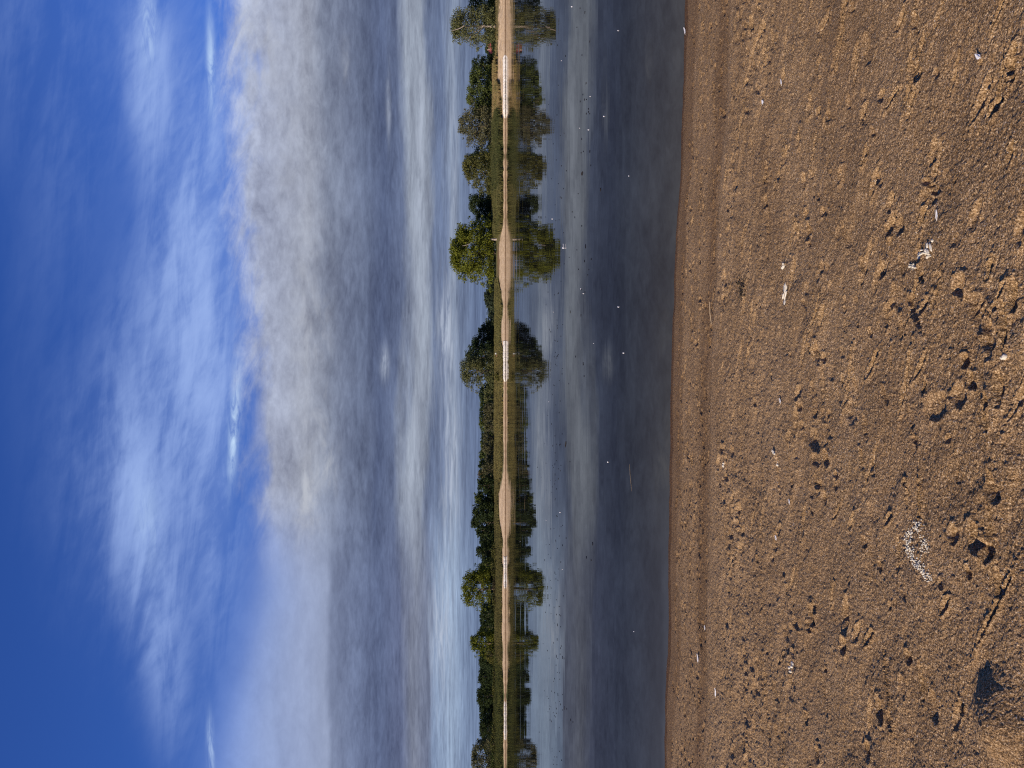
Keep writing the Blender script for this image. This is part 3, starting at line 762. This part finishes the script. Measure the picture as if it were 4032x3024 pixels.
# ------------------------------------------------------------------ grasses and reeds on the far bank
def blade_mat(c1, c2):
    def f(g, mt):
        r = island(g); n = g.noise(pos(g), 0.35, 3.0, 0.6)
        col = g.mix(g.step(n, 0.35, 0.65) * 0.6 + r * 0.4, c1 + (1,), c2 + (1,))
        d = g.n('ShaderNodeBsdfDiffuse'); g.put(col, d.inputs['Color'])
        t = g.n('ShaderNodeBsdfTranslucent'); g.put(col, t.inputs['Color'])
        m = g.n('ShaderNodeMixShader'); m.inputs[0].default_value = 0.3
        g.t.links.new(d.outputs[0], m.inputs[1]); g.t.links.new(t.outputs[0], m.inputs[2]); out_surface(g, m.outputs[0])
    return f
def blades(name, label, y0, y1, n, zlo, zhi, hlo, hhi, width, c1, c2, seed, above_sand=True, tmax=15.5, clumpy=0.0):
    rng = np.random.default_rng(seed)
    py = rng.uniform(y0, y1, n); t = rng.uniform(0.0, tmax, n)
    x = (MID - py) / FPX * (FAR + 6); yy = bank_y0(x) + t
    z = bank_z(x, yy)
    lo = np.maximum(zlo, sand_top(x) + 0.25 * vnoise(x / 2.0, t / 1.0, seed)) if above_sand else np.full(n, zlo)
    keep = (z > lo) & (z < zhi)
    if clumpy > 0: keep &= vnoise(x / 1.7, t / 1.1, seed + 3) + 0.5 * vnoise(x / 0.6, t / 0.5, seed + 4) > (-0.35 + clumpy)
    soft = np.minimum(1, np.minimum(py - y0, y1 - py) / 25.0)
    keep &= rng.random(n) < np.clip(soft, 0, 1)
    x, yy, z = x[keep], yy[keep], z[keep]; m = len(x)
    hgt = rng.uniform(hlo, hhi, m) * (1 + 0.5 * vnoise(x / 2.2, yy / 2.2, seed + 9))
    a = rng.uniform(0, math.pi, m); w = width * rng.uniform(0.6, 1.3, m)
    lx = rng.normal(0, 0.22, m) * hgt; ly = rng.normal(0, 0.22, m) * hgt
    B = np.stack([x, yy, z - 0.05], 1); U = np.stack([np.cos(a) * w * 0.5, np.sin(a) * w * 0.5, 0 * a], 1)
    T = B + np.stack([lx, ly, hgt], 1); M_ = B + np.stack([lx * 0.35, ly * 0.35, hgt * 0.6], 1)
    V = np.stack([B - U * 0.6, B + U * 0.6, M_ + U, T, M_ - U], 1).reshape(-1, 3)
    me = np_mesh(name, V, np.arange(m * 5).reshape(-1, 5))
    return tag(link(name, me, material(name + ' blades ' + str(seed), blade_mat(c1, c2))), label, 'grass', kind='stuff')
blades('dry_grass', 'tall dry golden grass on the slope behind the longest stone groyne', 190, 470, 26000, 0.1, 2.4, 0.5, 1.15, 0.14, (0.459, 0.331, 0.155), (0.209, 0.196, 0.068), 201)
blades('reeds', 'tall green reeds standing along the water below the grey green willow', 425, 745, 30000, 0.12, 2.1, 0.75, 1.45, 0.13, (0.075, 0.092, 0.034), (0.150, 0.148, 0.056), 202)
blades('reeds', 'yellow green reeds along the water before the bare sandy beach', 715, 925, 20000, 0.12, 2.2, 0.6, 1.2, 0.13, (0.210, 0.190, 0.075), (0.130, 0.135, 0.045), 203)
blades('bank_grass', 'thin dark sedge in scattered tufts on the broken sandy bank', -300, 205, 9000, 1.5, 2.3, 0.2, 0.5, 0.12, (0.135, 0.135, 0.047), (0.311, 0.243, 0.115), 204, clumpy=0.3)
blades('bank_grass', 'olive grass on the bank beyond the big yellow green tree', 1085, 1380, 24000, 0.2, 2.4, 0.25, 0.6, 0.12, (0.233, 0.217, 0.078), (0.163, 0.147, 0.053), 205)
blades('bank_grass', 'tawny rough grass on the long flat bank before the tree row', 1350, 1900, 42000, 0.16, 2.4, 0.25, 0.65, 0.12, (0.288, 0.254, 0.092), (0.169, 0.139, 0.051), 206)
blades('bank_grass', 'olive grass above the wide pale sand and the smaller sand edges', 1880, 2620, 40000, 0.2, 2.4, 0.25, 0.6, 0.12, (0.219, 0.197, 0.069), (0.128, 0.113, 0.043), 207)
blades('bank_grass', 'dark green grass on the bank by the last stone groyne', 2600, 3350, 32000, 0.16, 2.4, 0.3, 0.8, 0.13, (0.144, 0.149, 0.044), (0.085, 0.092, 0.034), 208)

# ------------------------------------------------------------------ stone groynes
def stone_mat(g, mt):
    r = g.noise(pos(g), 1.6, 3.0, 0.6)
    vo = g.n('ShaderNodeTexVoronoi'); vo.inputs['Scale'].default_value = 2.2; g.put(pos(g), vo.inputs['Vector'])
    c = g.mix(g.sep(Sock(g, vo.outputs['Color']))[0], (0.84, 0.74, 0.55, 1), (0.97, 0.92, 0.75, 1))
    z = g.sep(pos(g))[2]
    c = g.mix(g.step(z + (r - 0.5) * 0.16, 0.11, 0.05), c, (0.10, 0.075, 0.05, 1))
    b = principled(g, c, 0.85, 0.25); out_surface(g, b.outputs[0])
M_STONE = material('pale groyne stone', stone_mat)
def groyne(label, y0, y1, height, seed):
    xr, xl = to_x(y0, FAR), to_x(y1, FAR - 3)
    L = xr - xl; n = int(L / 0.11); mrows = 44
    u = np.linspace(0, 1, n); v = np.linspace(-1, 1, mrows)
    U, Vv = np.meshgrid(u, v)
    halfw = 2.3 * np.clip((1 - U) / 0.07, 0.02, 1) ** 0.6
    X = xr - U * L; Y = FAR + 1.9 - 2.3 * U + Vv * halfw
    rock = np.abs(vnoise(X / 0.7, Y / 0.5, seed)) * 0.55 + 0.28 * vnoise(X / 0.24, Y / 0.24, seed + 1) + 0.1 * vnoise(X / 2.2, Y / 1.2, seed + 2)
    prof = np.clip(1.0 - Vv ** 2, 0, 1) ** 0.7
    taper = np.clip((1 - U) / 0.12, 0, 1) ** 0.5 * np.clip(U / 0.04, 0, 1)
    Z = -0.45 + (height + 0.42) * prof * taper + rock * 0.30 * prof ** 0.3
    o = link('stone_groyne', np_mesh('stone_groyne', np.stack([X.ravel(), Y.ravel(), Z.ravel()], 1), grid_faces(mrows, n)), M_STONE)
    return tag(o, label, 'groyne', 'stone groynes along the far shore')
groyne('longest and brightest white stone groyne, below the dry golden grass', 204, 458, 0.50, 301)
groyne('white stone groyne at the foot of the round olive willow', 1335, 1512, 0.46, 302)
groyne('dark speckled stone groyne below the olive bush and the brown bush', 2190, 2335, 0.36, 303)
groyne('thin greyish stone groyne below the two dark trees near the photo edge', 2755, 2940, 0.28, 304)

# ------------------------------------------------------------------ red tarp shelter and the pale bundle
M_RED = material('faded red tarp', plain((0.28, 0.075, 0.060), 0.6, 0.25, 3.0))
M_FLAP = material('pale flap cloth', plain((0.62, 0.42, 0.40), 0.7, 0.2, 3.0))
M_PALE = material('pale cloth', plain((0.60, 0.62, 0.56), 0.7, 0.15, 6.0))
M_RUST = material('reddish cloth', plain((0.30, 0.14, 0.09), 0.7, 0.2, 6.0))
def sheet_mesh(name, fn, nu, nv, thick=0.03):
    u, v = np.meshgrid(np.linspace(0, 1, nu), np.linspace(0, 1, nv))
    P = fn(u, v); V = np.stack([c.ravel() for c in P], 1)
    F = grid_faces(nv, nu); n = len(V)
    V2 = np.concatenate([V, V - np.array([0, -thick, thick])]); F2 = np.concatenate([F, F[:, ::-1] + n])
    return np_mesh(name, V2, F2, True)
Dt = 197.0
tz = float(bank_z(np.array([to_x(196, Dt)]), np.array([Dt]))[0])
tent = tag(empty('tarp_shelter', (to_x(196, Dt), Dt, tz + 0.25)), 'faded red tarp shelter with a pale flap among the dark bushes', 'shelter')
link('canopy', sheet_mesh('canopy', lambda u, v: ((u - 0.42) * 2.3 - 0.25 * (1 - v) * (u < 0.3), (v - 0.5) * 1.9, 1.85 - 1.35 * np.abs(v - 0.72) ** 1.2 * (1 - 0.25 * u) - 0.12 * np.sin(u * 6.3) ** 2 - 0.3 * (1 - u) ** 3 + 0.1 * vnoise(u * 5, v * 5, 8)), 24, 18), M_RED, tent)
link('flap', sheet_mesh('flap', lambda u, v: (-0.52 + u * 0.30 + 0.25 * v, -0.75 + 0.25 * v + 0 * u, 1.05 + 0.95 * (1 - v) + 0.05 * np.sin(u * 5)), 6, 10), M_FLAP, tent)
for sx in (-0.9, 1.25):
    v2, f2 = tube([(sx, 0.42, -0.2), (sx, 0.42, 1.80 if sx > 0 else 1.5)], [0.04, 0.035], 6)
    link('pole', np_mesh('pole', np.array(v2), np.array(f2), True), M_BARK, tent)
def lump(rx, ry, rz, seed, nu=14, nv=9, am=0.25):
    th, ph = np.meshgrid(np.linspace(0, 2 * math.pi, nu, endpoint=False), np.linspace(0.02, math.pi - 0.02, nv))
    r = 1 + am * vnoise(th * 1.6 + seed, ph * 1.8, seed)
    V = np.stack([(rx * r * np.sin(ph) * np.cos(th)).ravel(), (ry * r * np.sin(ph) * np.sin(th)).ravel(), (rz * r * np.cos(ph)).ravel()], 1)
    F = [(i * nu + j, i * nu + (j + 1) % nu, (i + 1) * nu + (j + 1) % nu, (i + 1) * nu + j) for i in range(nv - 1) for j in range(nu)]
    return V, np.array(F)
bx, by = to_x(1392, 181), 181.0
bz = float(bank_z(np.array([bx]), np.array([by]))[0])
bd = tag(empty('bundle', (bx, by, bz)), 'small pale bundle with a reddish end on the grass below the black green tree', 'bundle')
V, F = lump(0.22, 0.2, 0.26, 3); V[:, 2] += 0.34; link('pale_end', np_mesh('pale_end', V, F, True), M_PALE, bd)
V, F = lump(0.40, 0.2, 0.16, 4); V[:, 0] -= 0.42; V[:, 2] += 0.22; link('reddish_end', np_mesh('reddish_end', V, F, True), M_RUST, bd)

# ------------------------------------------------------------------ litter on the beach and on the water
M_WHITE = material('white droppings', plain((0.66, 0.61, 0.48), 0.85, 0.35, 160.0))
M_FEATHER = material('white feather', plain((0.80, 0.80, 0.80), 0.6, 0.08, 60.0))
M_SHAFT = material('feather shaft', plain((0.78, 0.74, 0.62), 0.5, 0.05, 60.0))
M_STRAW = material('dry straw', plain((0.62, 0.46, 0.25), 0.6, 0.15, 40.0))
M_WEED = material('dried weed', plain((0.075, 0.058, 0.036), 0.9, 0.5, 60.0))
M_DEBRIS = material('wet dark leaf', plain((0.012, 0.010, 0.008), 0.4, 0.3, 60.0))
M_TWIG = material('wet twig', plain((0.030, 0.022, 0.015), 0.7, 0.3, 60.0))

def dropping(px, py, pieces, label, seed, h=0.006):
    """white crumbs and smears pressed on the sand; pieces: (dpx, dpy, length, width) around (px, py)"""
    rng = np.random.default_rng(seed)
    x0, y0 = ground_point(px, py); z0 = beach_z(x0, y0)
    VV = []; FF = []; off = 0
    for dpx, dpy, a, b in pieces:
        x1, y1 = ground_point(px + dpx, py + dpy)
        V, F = lump(a, b, h * rng.uniform(0.8, 1.5), int(rng.integers(999)), 12, 7, 0.7)
        w = rng.uniform(-0.6, 0.6); c, s = math.cos(w), math.sin(w)
        V = np.stack([V[:, 0] * c - V[:, 1] * s + x1 - x0, V[:, 0] * s + V[:, 1] * c + y1 - y0, V[:, 2] + beach_z(x1, y1) - z0 + h * 0.25], 1)
        VV.append(V); FF.append(F + off); off += len(V)
    o = link('bird_dropping', np_mesh('bird_dropping', np.concatenate(VV), np.concatenate(FF), True), M_WHITE, None, (x0, y0, z0))
    return tag(o, label, 'dropping', 'white bird droppings on the sand')
def crumbs(n, path, spread, lo, hi, seed):
    rng = np.random.default_rng(seed); out = []
    p = np.array(path, float); t = np.linspace(0, 1, len(p))
    for _ in range(n):
        u = rng.random()
        out.append((np.interp(u, t, p[:, 0]) + rng.normal() * spread, np.interp(u, t, p[:, 1]) + rng.normal() * spread, rng.uniform(lo, hi), rng.uniform(lo, hi) * 0.8))
    return out
dropping(3640, 2150, crumbs(210, [(-35, -60), (-45, -20), (-35, 20), (-15, 60), (15, 90), (45, 125), (55, 140)], 8, 0.001, 0.0042, 1) + crumbs(60, [(20, -30), (40, 0), (30, 30)], 9, 0.001, 0.003, 2) + crumbs(70, [(-5, -75), (5, -70)], 10, 0.001, 0.0036, 6),
         'longest crumbly white dropping, an arc trailing from the end of a narrow heel mark', 1, 0.0025)
dropping(3672, 975, [(20, -10, 0.018, 0.0055), (8, -15, 0.012, 0.0045), (4, 5, 0.010, 0.008), (12, 12, 0.011, 0.005), (24, -33, 0.006, 0.004)] + crumbs(22, [(-15, 12), (15, 30)], 6, 0.001, 0.004, 3),
         'thick streaky white splash beside a small round white dropping in the near sand', 2, 0.005)
dropping(3622, 1000, [(0, 0, 0.011, 0.010), (2, 6, 0.008, 0.008)] + crumbs(14, [(-20, 38), (0, 48)], 6, 0.001, 0.004, 4), 'small round white dropping next to the thick streaky splash', 3, 0.006)
dropping(3095, 1045, [(0, 0, 0.011, 0.010), (2, -10, 0.006, 0.006), (-4, 6, 0.008, 0.008)], 'chunky white dropping just beyond the flat white leaf shaped splash', 4, 0.008)
dropping(3102, 1150, [(-2, -20, 0.032, 0.022), (9, 10, 0.028, 0.008), (-9, 12, 0.022, 0.007), (-2, 34, 0.022, 0.020)], 'flat white leaf shaped splash in the middle of the beach', 5, 0.005)
dropping(3063, 1782, [(0, 0, 0.010, 0.008), (3, 6, 0.008, 0.007), (-3, -5, 0.007, 0.006)], 'upper half of a broken white dropping among dense bird prints', 6, 0.006)
dropping(3070, 1826, [(0, 0, 0.012, 0.009), (2, -5, 0.008, 0.007), (3, 6, 0.008, 0.006)], 'lower half of a broken white dropping among dense bird prints', 61, 0.006)
dropping(3128, 2625, [(0, -4, 0.014, 0.012), (-8, 12, 0.008, 0.008), (-6, 26, 0.008, 0.010), (2, 8, 0.008, 0.007)], 'white dropping lying beside two deep round pits', 7, 0.007)
dropping(4012, 1402, [(0, 0, 0.008, 0.007), (-6, 6, 0.006, 0.005)], 'white speck at the nearest edge of the sand by a deep furrow', 8, 0.007)
dropping(2858, 1836, [(0, 0, 0.012, 0.010), (4, -10, 0.008, 0.007)], 'single pale blob on the strand line between bird prints', 9, 0.007)

def feather_mesh(L, W, curl, seed):
    u, v = np.meshgrid(np.linspace(0, 1, 16), np.linspace(-1, 1, 7))
    w = W * np.sin(np.pi * np.clip(u * 0.92 + 0.08, 0, 1)) ** 0.7 * (1 + 0.3 * vnoise(u * 9 + seed, v, seed))
    X = (u - 0.5) * L; Y = v * w * 0.5 + curl * 0.5 * np.sin(u * 2.6) * L * 0.3
    Z = 0.004 + curl * L * 0.30 * (u - 0.3) ** 2 + 0.16 * W * (1 - v * v)
    V = np.stack([X.ravel(), Y.ravel(), Z.ravel()], 1); F = grid_faces(7, 16); n = len(V)
    return np_mesh('vane', np.concatenate([V, V - np.array([0, 0, 0.0012])]), np.concatenate([F, F[:, ::-1] + n]), True)
def feather(px, py, L, W, ang, curl, label, seed, water=False, tilt=0.0, group='white feathers'):
    if water:
        D = CAM_Z * FPX / (px - HOR); x, y, z = to_x(py, D), D, 0.002
    else:
        x, y = ground_point(px, py); z = beach_z(x, y)
    root = tag(empty('feather', (x, y, z)), label, 'feather', group)
    root.rotation_euler = (tilt, 0, ang)
    link('vane', feather_mesh(L, W, curl, seed), M_FEATHER, root)
    v2, f2 = tube([(-L * 0.72, 0, 0.003), (-L * 0.3, 0, 0.008 + 0.1 * W), (L * 0.45, 0, 0.010 + curl * L * 0.02)], [0.0014, 0.0014, 0.0007], 5)
    link('shaft', np_mesh('shaft', np.array(v2), np.array(f2), True), M_SHAFT, root)
    return root
feather(3872, 202, 0.026, 0.016, 0.7, 1.2, 'small curled white feather in the nearest sand by itself', 11)
feather(3712, 838, 0.038, 0.007, 0.08, 0.3, 'thin white sliver of a feather pointing at the streaky splash', 12)
feather(3084, 313, 0.036, 0.012, 0.15, 0.8, 'small curved white feather lying on smooth sand', 13)
feather(3003, 394, 0.030, 0.026, 0.3, 0.6, 'round white downy feather beside a broad smeared print', 14)
feather(2822, 2732, 0.065, 0.024, -0.15, 0.7, 'greyish white curved feather on the strand line', 15)
feather(2755, 2595, 0.065, 0.026, 0.1, 0.6, 'bright white feather on the wet strip near the waterline', 16)
feather(2702, 113, 0.07, 0.03, 0.2, 0.8, 'white feather stranded right at the edge of the near water', 17)
feather(3086, 1577, 0.026, 0.012, 0.2, 0.5, 'tiny white feather beside the deepest bird prints', 18)
feather(3123, 1977, 0.024, 0.010, 0.3, 0.5, 'tiny white fleck of feather past the broken white spots', 19)
feather(3066, 2120, 0.026, 0.014, 0.2, 0.6, 'tiny white feather fleck on lightly marked sand', 20)
feather(2783, 2475, 0.035, 0.014, 0.1, 0.5, 'little white fleck of feather on the smooth wet strip', 21)
# on the water: one feather rides on its curved vane like a little sail
D = CAM_Z * FPX / (2222 - HOR)
root = tag(empty('feather', (to_x(974, D), D, 0.0)), 'white feather floating upright like a little sail in front of the big tree', 'feather', 'white feathers')
V = []
u, v = np.meshgrid(np.linspace(0, 1, 14), np.linspace(0, 1, 8))
sail = np_mesh('vane', np.stack([(-0.018 + 0.032 * (0.5 + 0.5 * np.cos((u - 0.5) * 5.2)) * v).ravel(), ((u - 0.5) * 0.02).ravel(), (-0.008 + (u) * 0.075).ravel()], 1), grid_faces(8, 14), True)
link('vane', sail, M_FEATHER, root)
V, F = lump(0.020, 0.010, 0.030, 5); V[:, 2] += 0.028; V[:, 0] -= 0.008
link('fluff', np_mesh('fluff', V, F, True), M_FEATHER, root)
v2, f2 = tube([(0.0, 0, 0.028), (0.05, 0, 0.028), (0.105, 0, 0.030)], [0.005, 0.007, 0.006], 6)
link('shaft', np_mesh('shaft', np.array(v2), np.array(f2), True), M_FEATHER, root)

# small white down feathers adrift: two meshes shared by all of them
DOWN = []
for s in (1, 2):
    V, F = lump(0.030, 0.020, 0.022, 40 + s, 10, 6, 0.6); V[:, 2] += 0.010
    DOWN.append(np_mesh('down_feather', V, F, True)); DOWN[-1].materials.append(M_FEATHER)
for i, (px, py) in enumerate([(2211, 237), (2252, 24), (2436, 116), (2325, 377), (2380, 455), (2318, 509), (2283, 502), (2175, 861), (2288, 1136), (2298, 1155),
                              (2338, 1351), (2457, 1389), (2161, 1582), (2179, 1228), (2206, 2018), (2151, 2048), (2215, 2243), (2437, 1207),
                              (2395, 1820), (2478, 690), (2498, 2490), (2048, 2133)]):
    D = CAM_Z * FPX / (px - HOR)
    o = bpy.data.objects.new('down_feather', DOWN[i % 2]); COL.objects.link(o)
    o.location = (to_x(py, D), D, 0.0); o.rotation_euler = (0, 0, i * 1.7); s = (0.40 + 0.35 * ((i * 37) % 10) / 10) * min(1.0, D / 22.0 + 0.15); o.scale = (s, s, s)
    tag(o, 'tiny white down feather adrift on the open river', 'feather', 'white down adrift on the river')

# dark leaves and scraps adrift, thickest in a band across the middle of the river
LEAVES = []
for s in range(4):
    rng = np.random.default_rng(900 + s)
    k = 9; a = np.linspace(0, 2 * math.pi, k, endpoint=False)
    rr = 1 + rng.uniform(-0.35, 0.35, k)
    top = np.stack([np.cos(a) * 0.045 * rr, np.sin(a) * 0.030 * rr, 0.006 + 0.012 * rng.random(k)], 1)
    bot = top * np.array([1.05, 1.05, 0]) - np.array([0, 0, 0.01])
    V = np.concatenate([top, bot, [[0, 0, 0.016]], [[0, 0, -0.012]]])
    F = [(j, (j + 1) % k, 2 * k) for j in range(k)]
    F += [(k + j, k + (j + 1) % k, (j + 1) % k) for j in range(k)] + [(k + j, (j + 1) % k, j) for j in range(k)]
    me = np_mesh('floating_leaf', V, np.array(F)); me.materials.append(M_DEBRIS); LEAVES.append(me)
rng = np.random.default_rng(31)
spots = [(2191, 2584, 2.0), (2215, 2590, 1.7), (2221, 2594, 1.3), (2194, 2518, 1.3), (2145, 2207, 1.6), (2222, 2752 + 38, 1.7), (2232, 2793, 1.5), (2150, 1200, 1.0), (2163, 1297, 1.2), (2246, 1227, 1.2),
         (2195, 1402, 1.6), (2185, 1828, 1.4), (2186, 1870, 1.3), (2297, 1433, 1.2), (2267, 1403, 1.0), (2290, 682, 1.4), (2291, 545, 1.0), (2306, 968, 1.6), (2334, 2143, 1.4), (2310, 2196, 1.2),
         (2158, 1150, 0.9), (2163, 2385, 1.3), (2185, 2255, 1.4), (2148, 2412, 1.2), (2195, 2460, 1.2), (2197, 2736, 1.5), (2365, 745, 1.1), (2308, 325, 1.1), (2296, 370, 1.0), (2209, 965, 1.2)]
def band(py): return 2185 + 0.0 * py
for _ in range(205):
    py = 3024 * rng.random() ** 0.72
    px = rng.normal(2186, 17) if py > 1150 else (rng.normal(2300, 16) if rng.random() < 0.55 else rng.normal(2205, 22))
    if rng.random() < 0.10: px = rng.uniform(2110, 2330)
    spots.append((max(px, 2105), py, rng.uniform(0.45, 1.05)))
for i, (px, py, s) in enumerate(spots):
    D = CAM_Z * FPX / (px - HOR)
    o = bpy.data.objects.new('floating_leaf', LEAVES[i % 4]); COL.objects.link(o)
    o.location = (to_x(py, D), D, 0.0); o.rotation_euler = (0, 0, (i * 2.399) % 6.28); s *= 0.62; o.scale = (s, s * 0.9, 0.55)
    tag(o, 'small dark leaf scrap floating on the open river', 'leaf', 'dark leaves adrift on the river')
# two floating twigs and a long pale straw on the water
def water_stick(name, px0, py0, px1, py1, r, mat, label, cat):
    D0 = CAM_Z * FPX / (px0 - HOR); D1 = CAM_Z * FPX / (px1 - HOR)
    a = Vector((to_x(py0, D0), D0, r * 0.4)); b = Vector((to_x(py1, D1), D1, r * 0.4))
    mid = (a + b) / 2; e = (b - a)
    v2, f2 = tube([a - mid, a - mid + e * 0.35 + Vector((0, 0, r)), a - mid + e * 0.7 + Vector((0, 0, r * 0.5)), b - mid], [r * 0.7, r, r * 0.9, r * 0.4], 6)
    return tag(link(name, np_mesh(name, np.array(v2), np.array(f2), True), mat, None, mid), label, cat)
water_stick('twig', 2229, 1738, 2226, 1762, 0.009, M_TWIG, 'dark brown twig floating past the band of drifting leaves', 'twig')
water_stick('twig', 2294, 674, 2292, 690, 0.009, M_TWIG, 'short dark twig floating off the reeds', 'twig')
water_stick('straw', 2480, 1830, 2489, 1935, 0.0025, M_STRAW, 'long thin pale straw floating near the middle of the river', 'straw')
# straw on the sand
x0, y0 = ground_point(2807, 1188); x1, y1 = ground_point(2811, 1275)
z0, z1 = beach_z(x0, y0), beach_z(x1, y1)
mid = Vector(((x0 + x1) / 2, (y0 + y1) / 2, (z0 + z1) / 2 + 0.012))
v2, f2 = tube([Vector((x0, y0, z0 + 0.012)) - mid, Vector((0, 0, 0.004)), Vector((x1, y1, z1 + 0.010)) - mid], [0.0045, 0.005, 0.0035], 6)
tag(link('straw', np_mesh('straw', np.array(v2), np.array(f2), True), M_STRAW, None, mid), 'straight pale straw stalk lying along the strand line', 'straw')

# tufts of dried weed caught in the sand
def weed(px, py, w, h, n, label, seed):
    rng = np.random.default_rng(seed)
    x0, y0 = ground_point(px, py); z0 = beach_z(x0, y0)
    P = np.stack([rng.normal(0, w * 0.4, n), rng.normal(0, w * 0.5, n), np.abs(rng.normal(0.3, 0.25, n)) * h], 1)
    V, F = leaves(P, rng.normal(size=(n, 3)) + np.array([0, 0, 0.7]), w * 0.34, rng, 0.4)
    return tag(link('dried_weed', np_mesh('dried_weed', V, F), M_WEED, None, (x0, y0, z0)), label, 'weed')
weed(2927, 1135, 0.085, 0.035, 120, 'clump of brown dried leaves and weed half buried beyond the white dropping', 51)
weed(3226, 1402, 0.035, 0.012, 30, 'dark scrap of weed inside a broad print below the leaf shaped splash', 52)
weed(3208, 2445, 0.04, 0.014, 30, 'dark scrap of weed in the ragged deep print', 53)
